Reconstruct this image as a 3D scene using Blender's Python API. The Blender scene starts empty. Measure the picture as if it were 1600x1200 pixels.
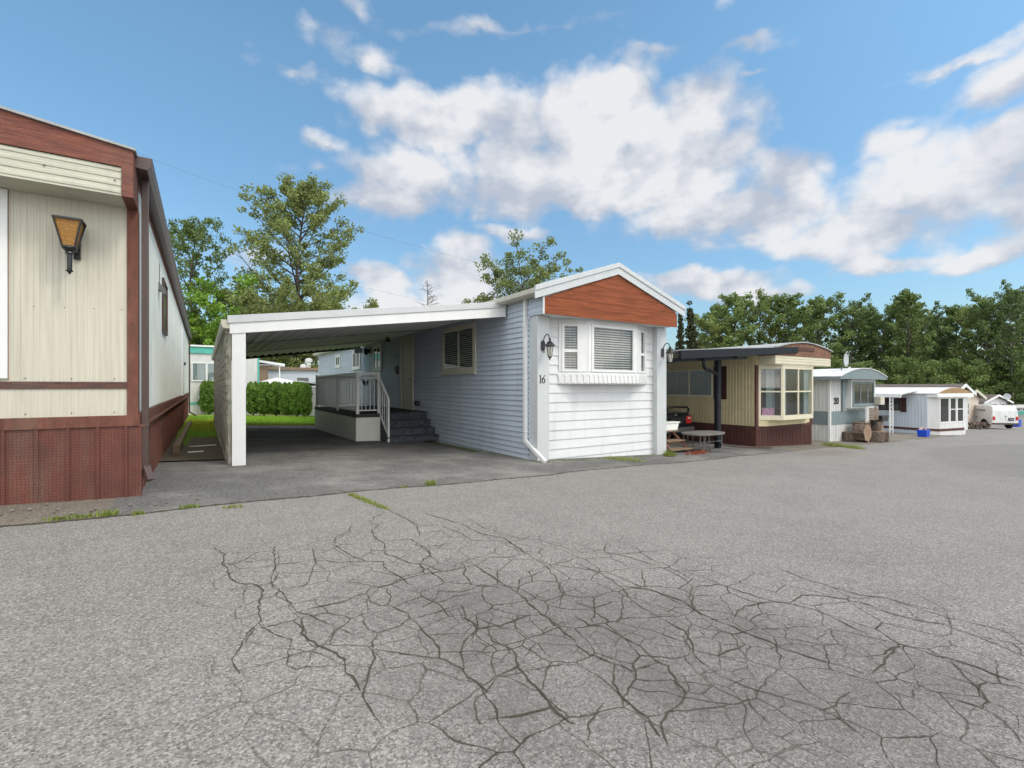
import bpy, bmesh, math, random
import numpy as np
from mathutils import Vector, Matrix
R = math.radians
S = bpy.context.scene
C = S.collection
random.seed(7)

# ------------------------------------------------------------------ camera
cam = bpy.data.cameras.new('camera'); co = bpy.data.objects.new('camera', cam); C.objects.link(co)
co.location = (0, 0, 0); co.rotation_euler = (R(90), 0, R(-33))
cam.sensor_width = 36; cam.lens = 742 / 1600 * 36; cam.shift_y = 0.0025
cam.clip_start = .05; cam.clip_end = 2000
S.camera = co
# the eye is the origin: the ground lies about 1.2 to 3.5 m below it
def ray(px):
    r = (px - 800) / 742
    return r * .83867 + .54464, .83867 - r * .54464
def W(px, f):
    a, b = ray(px); return a * f, b * f
def hx(x):
    x = max(x, -10)
    if x < 35: return 1.166 + .044 * x
    if x < 60: return 2.706 + .034 * (x - 35)
    return 3.556
def gz(x, y): return -(hx(x) + .013 * min(max(0, y - 8), 30))
def onroad(px, py):
    f = 5.
    for _ in range(40):
        a, b = ray(px); f = -gz(a * f, b * f) * 742 / (py - 604)
    return a * f, b * f

# ------------------------------------------------------------------ exposure
S.view_settings.view_transform = 'Standard'; S.view_settings.look = 'None'
S.view_settings.gamma = 1; S.view_settings.exposure = 0.17

# ------------------------------------------------------------------ sun
SUN_AZ, SUN_EL = 148, 50
sl = bpy.data.lights.new('sun', 'SUN'); sl.energy = 1.35; sl.angle = R(12); sl.color = (1, .91, .78)
so = bpy.data.objects.new('sun', sl); C.objects.link(so)
d = Vector((math.sin(R(SUN_AZ)) * math.cos(R(SUN_EL)), math.cos(R(SUN_AZ)) * math.cos(R(SUN_EL)), math.sin(R(SUN_EL))))
so.rotation_euler = d.to_track_quat('Z', 'Y').to_euler()

# ------------------------------------------------------------------ world: sky with clouds
world = bpy.data.worlds.new('World'); S.world = world; world.use_nodes = True
def sky():
    nt = world.node_tree; N = nt.nodes; L = nt.links; N.clear()
    def nd(t, **k):
        n = N.new(t)
        for a, b in k.items(): setattr(n, a, b)
        return n
    def m(op, a, b=None, c=None, clamp=False):
        n = nd('ShaderNodeMath', operation=op, use_clamp=clamp)
        for i, v in enumerate((a, b, c)):
            if v is None: continue
            if isinstance(v, (int, float)): n.inputs[i].default_value = v
            else: L.new(v, n.inputs[i])
        return n.outputs[0]
    tc = nd('ShaderNodeTexCoord'); sp = nd('ShaderNodeSeparateXYZ'); L.new(tc.outputs['Generated'], sp.inputs[0])
    u = m('ARCTAN2', sp.outputs[0], sp.outputs[1]); v = m('ARCSINE', sp.outputs[2])
    st = nd('ShaderNodeTexSky', sky_type='NISHITA'); st.sun_disc = False
    st.sun_elevation = R(SUN_EL); st.sun_rotation = R(SUN_AZ); st.air_density = 1.25; st.dust_density = .6; st.ozone_density = 1.6
    # a little lift of saturation as in the photograph
    tint = nd('ShaderNodeMix', data_type='RGBA', blend_type='MULTIPLY'); tint.inputs[0].default_value = 1
    L.new(st.outputs[0], tint.inputs[6])
    tg = nd('ShaderNodeMix', data_type='RGBA'); L.new(m('MULTIPLY', v, 1.75, clamp=True), tg.inputs[0]); tg.inputs[6].default_value = (.84, 1.03, 1.24, 1); tg.inputs[7].default_value = (1.34, 1.72, 1.72, 1)
    L.new(tg.outputs[2], tint.inputs[7])
    # noise fields
    def noise(scale, zs, det, rough, off=0., dist=0.):
        mp = nd('ShaderNodeMapping'); mp.inputs['Scale'].default_value = (1, 1, zs); mp.inputs['Location'].default_value = (off, off, off)
        L.new(tc.outputs['Generated'], mp.inputs[0])
        n = nd('ShaderNodeTexNoise'); n.inputs['Scale'].default_value = scale; n.inputs['Detail'].default_value = det
        n.inputs['Roughness'].default_value = rough; n.inputs['Distortion'].default_value = dist
        L.new(mp.outputs[0], n.inputs['Vector']); return n.outputs[0]
    n1 = noise(3.2, 2.0, 9, .56, 0, .25); n2 = noise(8, 1.25, 9, .58, 3.1, 0); n3 = noise(4.5, 2.2, 7, .55, 7.7)
    du = m('MULTIPLY', m('SUBTRACT', n1, .5), .16); dv = m('MULTIPLY', m('SUBTRACT', n3, .5), .14)
    uu = m('ADD', u, du); vv = m('ADD', v, dv)
    # cloud banks: azimuth, elevation, half sizes, strength
    P = [(690,175,190,62,1.05),(930,185,190,88,1.1),(900,255,250,62,1.05),(1060,190,130,60,.9),(640,275,120,60,.95),(620,320,130,32,.8),(900,300,330,45,1.0),
         (1080,250,120,70,.8),(1215,280,85,60,.95),(1150,330,200,55,1.0),(1330,355,170,48,1.0),(1430,290,150,95,1.0),(1540,255,130,75,1.0),(1610,300,120,90,1.0),
         (1380,400,110,22,.85),(1540,390,120,26,.9),(1400,205,90,30,.6),(1570,115,95,58,.85),(1500,75,110,20,.7),(450,92,70,26,.62),(570,80,110,30,.6),(490,215,60,26,.55),
         (700,425,95,48,1.05),(590,430,70,28,1.0),(660,470,150,40,1.0),(480,260,60,20,.4),(1110,440,95,30,1.05),(1170,460,90,20,.9),(560,255,70,40,.5),
         (1175,80,60,14,.5),(1180,122,30,8,.5),(830,365,70,16,.7),(430,400,60,20,.35),(1020,85,70,25,.5),(800,40,300,20,.45)]
    dens = num = den = None
    for px, py, hw, hh, s in P:
        def ae(x, y):
            a = math.atan((x - 800) / 742); return R(33) + a, math.atan((604 - y) / 742 * math.cos(a))
        a0, e0 = ae(px, py); au = abs(ae(px + hw, py)[0] - ae(px - hw, py)[0]) / 2; ev = abs(ae(px, py + hh)[1] - ae(px, py - hh)[1]) / 2
        x = m('DIVIDE', m('SUBTRACT', uu, a0), au * 1.25); y = m('DIVIDE', m('SUBTRACT', vv, e0), ev * 1.2)
        # flat below: the lower half falls off a little faster
        b = m('MULTIPLY_ADD', m('SQRT', m('ADD', m('MULTIPLY', x, x), m('MULTIPLY', y, y))), -s, s)
        dens = b if dens is None else m('SMOOTH_MAX', dens, b, .12)
        bp = m('MAXIMUM', b, 0.); num = m('MULTIPLY', bp, y) if num is None else m('MULTIPLY_ADD', bp, y, num); den = bp if den is None else m('ADD', den, bp)
    # rest of the sky behind the viewer: scattered cloud
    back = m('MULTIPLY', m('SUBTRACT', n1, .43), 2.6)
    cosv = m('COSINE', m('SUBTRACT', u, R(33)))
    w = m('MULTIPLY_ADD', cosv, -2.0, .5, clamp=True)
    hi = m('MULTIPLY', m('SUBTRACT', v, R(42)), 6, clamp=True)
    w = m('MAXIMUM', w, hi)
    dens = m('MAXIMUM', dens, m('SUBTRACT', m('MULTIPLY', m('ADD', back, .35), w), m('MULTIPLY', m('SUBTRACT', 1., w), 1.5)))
    vo = nd('ShaderNodeTexVoronoi', feature='F1'); vo.inputs['Scale'].default_value = 13; vo.inputs['Detail'].default_value = 1.5; vo.inputs['Roughness'].default_value = .5
    vd = nd('ShaderNodeVectorMath', operation='MULTIPLY_ADD'); nc = nd('ShaderNodeTexNoise'); nc.inputs['Scale'].default_value = 14; nc.inputs['Detail'].default_value = 4; L.new(tc.outputs['Generated'], nc.inputs['Vector'])
    L.new(nc.outputs['Color'], vd.inputs[0]); vd.inputs[1].default_value = (.05, .05, .05); L.new(tc.outputs['Generated'], vd.inputs[2]); L.new(vd.outputs[0], vo.inputs['Vector'])
    puff = m('SUBTRACT', .84, vo.outputs['Distance'])
    e = m('ADD', dens, m('MULTIPLY', m('SUBTRACT', n2, .5), 1.0)); e = m('ADD', e, m('MULTIPLY', puff, .47))
    e = m('ADD', e, m('MULTIPLY', m('SUBTRACT', n1, .5), .5))
    mr = nd('ShaderNodeMapRange', interpolation_type='SMOOTHSTEP'); L.new(e, mr.inputs[0]); mr.inputs[1].default_value = .03; mr.inputs[2].default_value = .58
    mr.inputs[4].default_value = .96
    # light and grey parts of the clouds
    sh = m('ADD', m('MULTIPLY', m('SUBTRACT', n3, .5), 4.2), m('MULTIPLY', m('SUBTRACT', n2, .5), 2.2))
    rel = m('DIVIDE', num, m('ADD', den, .05))
    sh = m('ADD', sh, m('MULTIPLY', m('SUBTRACT', puff, .3), .75)); sh = m('ADD', sh, m('MULTIPLY', rel, .75))
    sh = m('ADD', m('ADD', sh, .60), m('MULTIPLY', m('SUBTRACT', e, .35), .5), clamp=True)
    cc = nd('ShaderNodeMix', data_type='RGBA'); L.new(sh, cc.inputs[0])
    cc.inputs[6].default_value = (4.6, 5.0, 5.8, 1); cc.inputs[7].default_value = (7.6, 7.65, 7.85, 1)
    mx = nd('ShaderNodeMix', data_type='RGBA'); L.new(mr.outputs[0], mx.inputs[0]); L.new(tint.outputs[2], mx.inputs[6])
    # unseen clouds overhead and behind the viewer, brightened and warmed as added fill light
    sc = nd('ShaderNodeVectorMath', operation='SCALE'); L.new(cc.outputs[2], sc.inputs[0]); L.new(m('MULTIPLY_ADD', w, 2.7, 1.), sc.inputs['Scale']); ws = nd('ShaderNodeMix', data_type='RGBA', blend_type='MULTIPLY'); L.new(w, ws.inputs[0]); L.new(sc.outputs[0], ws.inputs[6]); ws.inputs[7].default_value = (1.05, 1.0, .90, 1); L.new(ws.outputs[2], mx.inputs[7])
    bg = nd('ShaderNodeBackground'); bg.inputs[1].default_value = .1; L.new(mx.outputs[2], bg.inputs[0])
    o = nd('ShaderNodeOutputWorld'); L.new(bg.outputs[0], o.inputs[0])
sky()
world.cycles.sampling_method = 'MANUAL'; world.cycles.sample_map_resolution = 512
S.cycles.max_bounces = 6; S.cycles.transparent_max_bounces = 12

# ------------------------------------------------------------------ materials
def mat(name, col, rough=.6, var=.12, scale=4., bump=0., bscale=40., stretch=(1, 1, 1), metal=0., spec=.4, col2=None, fine=None, dirt=0.):
    """procedural surface: base colour with noise toward col2, fine grain, bump"""
    mt = bpy.data.materials.new(name); mt.use_nodes = True; nt = mt.node_tree; N = nt.nodes; L = nt.links
    b = N['Principled BSDF']; b.inputs['Roughness'].default_value = rough; b.inputs['Metallic'].default_value = metal
    b.inputs['Specular IOR Level'].default_value = spec
    tc = N.new('ShaderNodeTexCoord'); mp = N.new('ShaderNodeMapping'); mp.inputs['Scale'].default_value = stretch
    L.new(tc.outputs['Object'], mp.inputs[0])
    n = N.new('ShaderNodeTexNoise'); n.inputs['Scale'].default_value = scale; n.inputs['Detail'].default_value = 6; n.inputs['Roughness'].default_value = .6
    L.new(mp.outputs[0], n.inputs['Vector'])
    rp = N.new('ShaderNodeMapRange'); rp.inputs[1].default_value = .3; rp.inputs[2].default_value = .7; L.new(n.outputs[0], rp.inputs[0])
    mx = N.new('ShaderNodeMix'); mx.data_type = 'RGBA'; L.new(rp.outputs[0], mx.inputs[0])
    c2 = col2 if col2 else tuple(c * (1 - var * 2) for c in col)
    mx.inputs[6].default_value = (*c2, 1); mx.inputs[7].default_value = (*col, 1)
    out = mx.outputs[2]
    if dirt:
        n3 = N.new('ShaderNodeTexNoise'); n3.inputs['Scale'].default_value = .9; n3.inputs['Detail'].default_value = 8; n3.inputs['Roughness'].default_value = .7
        mp3 = N.new('ShaderNodeMapping'); mp3.inputs['Scale'].default_value = (3.5, 3.5, .6); L.new(tc.outputs['Object'], mp3.inputs[0]); L.new(mp3.outputs[0], n3.inputs['Vector'])
        r3 = N.new('ShaderNodeMapRange'); r3.inputs[1].default_value = .48; r3.inputs[2].default_value = .75; r3.inputs[4].default_value = dirt; L.new(n3.outputs[0], r3.inputs[0])
        m3 = N.new('ShaderNodeMix'); m3.data_type = 'RGBA'; L.new(r3.outputs[0], m3.inputs[0]); L.new(out, m3.inputs[6]); m3.inputs[7].default_value = (.16, .14, .11, 1); out = m3.outputs[2]
    L.new(out, b.inputs['Base Color'])
    if bump:
        n2 = N.new('ShaderNodeTexNoise'); n2.inputs['Scale'].default_value = bscale; n2.inputs['Detail'].default_value = 4; L.new(mp.outputs[0], n2.inputs['Vector'])
        bm = N.new('ShaderNodeBump'); bm.inputs['Strength'].default_value = bump; bm.inputs['Distance'].default_value = .02
        L.new(n2.outputs[0], bm.inputs['Height']); L.new(bm.outputs[0], b.inputs['Normal'])
    return mt
M = {}
M['white'] = mat('white_paint', (.69, .70, .705), .5, .04, 3, .1, 60, dirt=.17)
M['whitetrim'] = mat('white_trim', (.74, .745, .735), .4, .03, 5, dirt=.06)
M['greytrim'] = mat('grey_white_metal', (.54, .56, .565), .35, .04, 3, spec=.5, dirt=.08)
M['blue'] = mat('blue_grey_vinyl', (.52, .585, .665), .5, .07, 1.4, .06, 50, (1, .25, 4), dirt=.22)
M['beige'] = mat('beige_trim', (.56, .53, .43), .5, .06, 6, dirt=.12)
M['cedar'] = mat('red_stained_cedar', (.31, .088, .034), .6, .2, 3, .25, 30, (.8, 1, 9), spec=.2, col2=(.16, .045, .018))
M['cream'] = mat('cream_streaked_panel', (.62, .59, .49), .5, .1, 3, .25, 26, (14, 14, .35), col2=(.50, .47, .38), dirt=.10)
M['creamside'] = mat('pale_side_panel', (.68, .70, .66), .45, .06, 3, .15, 26, (6, 6, .35), col2=(.56, .59, .55), dirt=.10)
M['creamh'] = mat('cream_ribbed_band', (.60, .59, .48), .5, .1, 3, .2, 26, (.6, .6, 12), col2=(.44, .43, .35), dirt=.25)
M['brown'] = mat('red_brown_weathered_paint', (.20, .080, .056), .8, .2, 5, .5, 30, (3, 3, .8), spec=.2, col2=(.10, .044, .034), dirt=.55)
M['brownboard'] = mat('red_brown_weathered_board', (.25, .085, .055), .7, .2, 4, .5, 20, (1, 1, 9), col2=(.12, .04, .03), dirt=.3)
M['oldband'] = mat('grey_brown_peeling_band', (.17, .085, .066), .8, .2, 5, .5, 30, (.8, 1, 9), spec=.2, col2=(.075, .05, .048), dirt=.4)
M['gutterbrown'] = mat('dark_brown_gutter', (.085, .05, .042), .38, .1, 4, spec=.5)
M['black'] = mat('black_painted_metal', (.02, .02, .022), .4, .1, 8, spec=.5)
M['dark'] = mat('dark_interior', (.025, .025, .025), .9, .2)
M['dim'] = mat('dim_room', (.09, .08, .07), .9, .3, 2)
M['blind'] = mat('blind_slat', (.72, .70, .64), .6, .05)
M['curtain'] = mat('pale_net_curtain', (.50, .56, .56), .9, .25, 3, .5, 20, (14, 14, .4), col2=(.28, .33, .34))
M['roofmetal'] = mat('grey_roof_metal', (.42, .43, .43), .5, .15, 3, dirt=.5)
M['yellow'] = mat('butter_yellow_ribbed', (.63, .54, .33), .5, .08, 3, .1, 30, dirt=.14)
M['yellowl'] = mat('pale_yellow_trim', (.66, .61, .46), .5, .05, 3, dirt=.08)
M['darkbrown'] = mat('dark_red_brown', (.10, .035, .028), .65, .15, 4, .2, 30, (4, 4, .5), dirt=.2)
M['shutter'] = mat('dark_shutter', (.05, .018, .015), .6, .2, 8)
M['navy'] = mat('near_black_gutter', (.014, .016, .022), .6, .1, 4, spec=.25)
M['slate'] = mat('slate_green_grey', (.20, .25, .26), .5, .08, 4, dirt=.15)
M['white20'] = mat('off_white_ribbed', (.66, .66, .65), .5, .06, 4, .1, 30, (6, 6, .5), dirt=.25)
M['bluewhite'] = mat('pale_blue_white_panel', (.55, .60, .66), .5, .06, 4, .1, 30, (6, 6, .5), dirt=.15)
M['tan'] = mat('tan_panel', (.36, .22, .11), .6, .12, 3, .2, 20, (1, 1, 6))
M['pinkbeige'] = mat('pink_beige_vinyl', (.60, .50, .42), .5, .05, 4, dirt=.1)
M['shingle'] = mat('brown_grey_shingle', (.17, .14, .125), .9, .35, 12, .5, 40)
M['turq'] = mat('turquoise_paint', (.10, .48, .40), .5, .1, 4, dirt=.25)
M['rail'] = mat('pale_grey_rail', (.74, .74, .71), .4, .05, 4, spec=.5)
M['deckw'] = mat('cream_deck_skirting', (.72, .72, .65), .5, .06, 2, dirt=.1)
M['deckdark'] = mat('dark_deck_edge', (.045, .042, .045), .7, .2)
M['shake'] = mat('cream_shake_panel', (.62, .59, .50), .7, .22, 9, .9, 22, (1, 1, 1), col2=(.30, .27, .2), dirt=.3)
M['pipe'] = mat('galvanised_tube', (.20, .20, .195), .4, .15, 8, metal=.6)
M['tabletop'] = mat('weathered_grey_board', (.20, .18, .165), .7, .2, 6, .3, 20)
M['wood'] = mat('weathered_wood', (.30, .21, .14), .8, .25, 6, .4, 30, (1, 8, 8))
M['woodred'] = mat('reddish_weathered_wood', (.26, .13, .08), .8, .25, 6, .4, 30)
M['bark'] = mat('grey_brown_bark', (.115, .095, .075), .9, .3, 6, .6, 12, (2, 2, .5))
M['barkpale'] = mat('pale_bark', (.26, .24, .21), .9, .3, 6, .6, 12, (2, 2, .5))
M['loge'] = mat('log_cut_face', (.36, .24, .16), .85, .25, 9, .5, 30)
M['logb'] = mat('log_bark', (.19, .14, .11), .95, .35, 9, .8, 24)
M['carblack'] = mat('black_car_paint', (.014, .016, .02), .18, .05, 2, spec=.7)
M['redlens'] = mat('red_lens', (.55, .02, .015), .2, .1, 20, spec=.6)
M['whitelens'] = mat('pale_lens', (.75, .6, .55), .2, .1, 20, spec=.6)
M['vanwhite'] = mat('white_van_paint', (.70, .71, .70), .3, .05, 2, spec=.5, dirt=.18)
M['tyre'] = mat('black_tyre', (.022, .022, .022), .85, .1)
M['steel'] = mat('wheel_steel', (.5, .5, .5), .35, .15, 8, metal=.7)
M['bluep'] = mat('blue_plastic', (.01, .07, .55), .4, .08)
M['paper'] = mat('waste_paper', (.72, .66, .55), .8, .3, 30, col2=(.55, .22, .12))
M['yellowpl'] = mat('pot_plastic_white', (.78, .78, .74), .4, .04)
M['pink'] = mat('pink_box', (.62, .12, .34), .6, .35, 22, col2=(.8, .62, .72))
M['ink'] = mat('black_numeral', (.02, .02, .022), .5, .05)
M['greylet'] = mat('grey_lettering', (.22, .24, .28), .5, .05)
M['dish'] = mat('pale_grey_dish', (.48, .50, .52), .45, .06)
M['amber'] = mat('amber_bubbled_glass', (.42, .20, .02), .25, .3, 60, .6, 90, col2=(.24, .10, .012), spec=.6)
M['frost'] = mat('seeded_white_glass', (.62, .60, .53), .25, .2, 50, .5, 80, spec=.6)
M['rock'] = mat('grey_stone', (.24, .22, .19), .9, .3, 8, .5, 20)

def glassmat():
    mt = bpy.data.materials.new('window_glass'); mt.use_nodes = True; nt = mt.node_tree; N = nt.nodes; L = nt.links; N.clear()
    o = N.new('ShaderNodeOutputMaterial'); t = N.new('ShaderNodeBsdfTransparent'); t.inputs[0].default_value = (.82, .85, .85, 1)
    g = N.new('ShaderNodeBsdfGlossy'); g.inputs['Roughness'].default_value = .02; g.inputs[0].default_value = (1, 1, 1, 1)
    f = N.new('ShaderNodeFresnel'); f.inputs[0].default_value = 1.75
    mx = N.new('ShaderNodeMixShader'); g2 = N.new('ShaderNodeNewGeometry'); q = N.new('ShaderNodeMath'); q.operation = 'SUBTRACT'; q.inputs[0].default_value = 1; L.new(g2.outputs['Backfacing'], q.inputs[1])
    q2 = N.new('ShaderNodeMath'); q2.operation = 'MULTIPLY'; L.new(f.outputs[0], q2.inputs[0]); L.new(q.outputs[0], q2.inputs[1]); L.new(q2.outputs[0], mx.inputs[0]); L.new(t.outputs[0], mx.inputs[1]); L.new(g.outputs[0], mx.inputs[2]); L.new(mx.outputs[0], o.inputs[0])
    return mt
M['glass'] = glassmat()
M['darkglass'] = mat('dark_window_glass', (.03, .032, .032), .04, .3, 2, spec=.9)

def skirtmat():
    """brown skirting board with rows of small dark dimples"""
    mt = mat('pegged_brown_skirting', (.165, .050, .034), .65, .2, 3, 0, col2=(.085, .03, .022), dirt=.5)
    nt = mt.node_tree; N = nt.nodes; L = nt.links; b = N['Principled BSDF']
    src = b.inputs['Base Color'].links[0].from_socket
    tc = N.new('ShaderNodeTexCoord'); v = N.new('ShaderNodeTexVoronoi'); v.inputs['Scale'].default_value = 36; v.inputs['Randomness'].default_value = .3; v.voronoi_dimensions = '2D'
    sx = N.new('ShaderNodeSeparateXYZ'); cx = N.new('ShaderNodeCombineXYZ'); L.new(tc.outputs['Object'], sx.inputs[0]); L.new(sx.outputs[0], cx.inputs[0]); L.new(sx.outputs[2], cx.inputs[1]); L.new(cx.outputs[0], v.inputs['Vector'])
    r = N.new('ShaderNodeMapRange'); r.inputs[1].default_value = .14; r.inputs[2].default_value = .34; r.inputs[3].default_value = .25; L.new(v.outputs['Distance'], r.inputs[0])
    mx = N.new('ShaderNodeMix'); mx.data_type = 'RGBA'; L.new(r.outputs[0], mx.inputs[0]); mx.inputs[6].default_value = (.045, .018, .014, 1); L.new(src, mx.inputs[7]); L.new(mx.outputs[2], b.inputs['Base Color'])
    return mt
M['peg'] = skirtmat()
M['stair'] = mat('blue_black_mottled_carpet', (.11, .125, .14), .95, .3, 14, .5, 60, col2=(.03, .034, .042))

def leafmat(name, a, b, transl=.35):
    mt = bpy.data.materials.new(name); mt.use_nodes = True; nt = mt.node_tree; N = nt.nodes; L = nt.links
    p = N['Principled BSDF']; p.inputs['Roughness'].default_value = .55; p.inputs['Specular IOR Level'].default_value = .3
    g = N.new('ShaderNodeNewGeometry'); tc = N.new('ShaderNodeTexCoord'); n = N.new('ShaderNodeTexNoise'); n.inputs['Scale'].default_value = .55; n.inputs['Detail'].default_value = 3
    L.new(tc.outputs['Object'], n.inputs['Vector'])
    oi = N.new('ShaderNodeObjectInfo')
    s = N.new('ShaderNodeMath'); s.operation = 'MULTIPLY_ADD'; L.new(g.outputs['Random Per Island'], s.inputs[0]); s.inputs[1].default_value = .5
    r = N.new('ShaderNodeMapRange'); r.inputs[1].default_value = .3; r.inputs[2].default_value = .7; r.inputs[4].default_value = .5; L.new(n.outputs[0], r.inputs[0]); L.new(r.outputs[0], s.inputs[2])
    s2 = N.new('ShaderNodeMath'); s2.operation = 'MULTIPLY_ADD'; L.new(oi.outputs['Random'], s2.inputs[0]); s2.inputs[1].default_value = .3; L.new(s.outputs[0], s2.inputs[2])
    s3 = N.new('ShaderNodeMath'); s3.operation = 'SUBTRACT'; L.new(s2.outputs[0], s3.inputs[0]); s3.inputs[1].default_value = .15
    mx = N.new('ShaderNodeMix'); mx.data_type = 'RGBA'; L.new(s3.outputs[0], mx.inputs[0]); mx.inputs[6].default_value = (*a, 1); mx.inputs[7].default_value = (*b, 1)
    L.new(mx.outputs[2], p.inputs['Base Color'])
    t = N.new('ShaderNodeBsdfTranslucent'); L.new(mx.outputs[2], t.inputs[0]); ms = N.new('ShaderNodeMixShader'); ms.inputs[0].default_value = transl
    o = N['Material Output']; L.new(p.outputs[0], ms.inputs[1]); L.new(t.outputs[0], ms.inputs[2]); L.new(ms.outputs[0], o.inputs[0])
    return mt
M['dullred'] = leafmat('dull_red_petals', (.22, .04, .02), (.42, .12, .05), .3)
M['leaf'] = leafmat('mid_green_leaves', (.085, .13, .042), (.23, .31, .09))
M['leafd'] = leafmat('dark_green_leaves', (.075, .115, .04), (.20, .28, .09))
M['leafo'] = leafmat('olive_leaves', (.12, .155, .05), (.30, .35, .11))
M['leafb'] = leafmat('bright_spring_leaves', (.13, .24, .03), (.30, .48, .07))
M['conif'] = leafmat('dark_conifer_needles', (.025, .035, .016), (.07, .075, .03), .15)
M['thuja'] = leafmat('cedar_hedge_green', (.085, .17, .026), (.24, .40, .065), .3)
M['grassb'] = leafmat('grass_blades', (.18, .36, .03), (.38, .60, .08), .4)
M['weed'] = leafmat('weed_blades', (.12, .17, .03), (.32, .36, .09), .3)
M['flower'] = leafmat('yellow_green_weeds', (.30, .34, .03), (.55, .48, .05), .3)

def asphalt(name, base, chips, dark, cracks=False, patch=None):
    mt = bpy.data.materials.new(name); mt.use_nodes = True; nt = mt.node_tree; N = nt.nodes; L = nt.links
    p = N['Principled BSDF']; p.inputs['Roughness'].default_value = .85; p.inputs['Specular IOR Level'].default_value = .25
    tc = N.new('ShaderNodeTexCoord'); X = tc.outputs['Object']
    def noise(s, d=5, r=.6, vec=X):
        n = N.new('ShaderNodeTexNoise'); n.inputs['Scale'].default_value = s; n.inputs['Detail'].default_value = d; n.inputs['Roughness'].default_value = r; L.new(vec, n.inputs['Vector']); return n.outputs[0]
    def mr(v, a, b, c=0., e=1.):
        n = N.new('ShaderNodeMapRange'); n.inputs[1].default_value = a; n.inputs[2].default_value = b; n.inputs[3].default_value = c; n.inputs[4].default_value = e; L.new(v, n.inputs[0]); return n.outputs[0]
    def mix(f, a, b, bt='MIX'):
        n = N.new('ShaderNodeMix'); n.data_type = 'RGBA'; n.blend_type = bt
        for i, v in ((0, f), (6, a), (7, b)):
            if isinstance(v, (tuple, float, int)): n.inputs[i].default_value = v if i == 0 else (*v, 1)
            else: L.new(v, n.inputs[i])
        return n.outputs[2]
    def ma(op, a, b=0.):
        n = N.new('ShaderNodeMath'); n.operation = op
        for i, v in enumerate((a, b)):
            if isinstance(v, (int, float)): n.inputs[i].default_value = v
            else: L.new(v, n.inputs[i])
        return n.outputs[0]
    col = mix(mr(noise(.55, 7, .65), .3, .7), base, tuple(c * .74 for c in base))
    col = mix(mr(noise(2.6, 6, .7), .35, .68, 0, .7), col, tuple(c * 1.18 for c in base))
    col = mix(mr(noise(.16, 4, .6), .42, .62, 0, .5), col, tuple(c * 1.22 for c in base))
    col = mix(mr(noise(.9, 5, .6), .60, .74, 0, .5), col, tuple(c * .66 for c in base))
    v = N.new('ShaderNodeTexVoronoi'); v.inputs['Scale'].default_value = 140; L.new(X, v.inputs['Vector'])
    sepc = N.new('ShaderNodeSeparateColor'); L.new(v.outputs['Color'], sepc.inputs[0])
    col = mix(mr(sepc.outputs[0], .55, .95, 0, .75), col, chips)
    col = mix(mr(sepc.outputs[1], .60, .95, 0, .8), col, dark)
    v2 = N.new('ShaderNodeTexVoronoi'); v2.inputs['Scale'].default_value = 85; L.new(X, v2.inputs['Vector'])
    sc2 = N.new('ShaderNodeSeparateColor'); L.new(v2.outputs['Color'], sc2.inputs[0])
    col = mix(mr(sc2.outputs[0], .8, 1., 0, .55), col, chips); col = mix(mr(sc2.outputs[2], .8, 1., 0, .5), col, dark)
    h = ma('ADD', v.outputs['Distance'], ma('MULTIPLY', noise(160, 3), .6))
    if cracks:
        sp = N.new('ShaderNodeSeparateXYZ'); L.new(X, sp.inputs[0])
        # worn basin of crazed asphalt, an oval lying on the road
        def oval(cx, cy, ax, ay, ang):
            ca, sa = math.cos(R(ang)), math.sin(R(ang))
            dx = ma('SUBTRACT', sp.outputs[0], cx); dy = ma('SUBTRACT', sp.outputs[1], cy)
            q = ma('DIVIDE', ma('ADD', ma('MULTIPLY', dx, ca), ma('MULTIPLY', dy, sa)), ax)
            w = ma('DIVIDE', ma('ADD', ma('MULTIPLY', dx, -sa), ma('MULTIPLY', dy, ca)), ay)
            return ma('SQRT', ma('ADD', ma('MULTIPLY', q, q), ma('MULTIPLY', w, w)))
        wob = ma('MULTIPLY', ma('SUBTRACT', noise(1.3, 5, .65), .5), 1.3)
        m1 = mr(ma('ADD', oval(1.80, 1.55, 1.6, .85, -50), wob), 1.15, .65)
        dist = N.new('ShaderNodeVectorMath'); dist.operation = 'MULTIPLY_ADD'
        nn = N.new('ShaderNodeTexNoise'); nn.inputs['Scale'].default_value = 3.2; nn.inputs['Detail'].default_value = 6; L.new(X, nn.inputs['Vector'])
        L.new(nn.outputs['Color'], dist.inputs[0]); dist.inputs[1].default_value = (.16, .16, 0); L.new(X, dist.inputs[2])
        def crk(scale, wdt):
            vv = N.new('ShaderNodeTexVoronoi'); vv.feature = 'DISTANCE_TO_EDGE'; vv.voronoi_dimensions = '2D'; vv.inputs['Scale'].default_value = scale; L.new(dist.outputs[0], vv.inputs['Vector'])
            w2 = N.new('ShaderNodeMapRange'); L.new(vv.outputs['Distance'], w2.inputs[0]); wn = ma('MULTIPLY', mr(noise(5., 3), .3, .7, .35, 1.5), wdt)
            L.new(wn, w2.inputs[1]); L.new(ma('MULTIPLY', wn, 2.3), w2.inputs[2]); w2.inputs[3].default_value = 1; w2.inputs[4].default_value = 0; return w2.outputs[0]
        m2 = mr(ma('ADD', oval(1.70, 1.90, 2.4, 1.55, -50), wob), 1.15, .7)
        k = ma('MULTIPLY', crk(4.2, .0095), ma('MULTIPLY', m2, ma('MULTIPLY', mr(noise(1.1, 4), .34, .5, .45, 1), .95)))
        k2 = ma('MULTIPLY', crk(8.5, .016), ma('MULTIPLY', m1, ma('MULTIPLY', mr(noise(1.7, 4), .40, .58), .75)))
        col = mix(ma('MULTIPLY', ma('MULTIPLY', m1, mr(noise(2.2, 6, .7), .3, .65, .25, 1)), .75), col, tuple(c * .55 for c in base))
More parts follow.
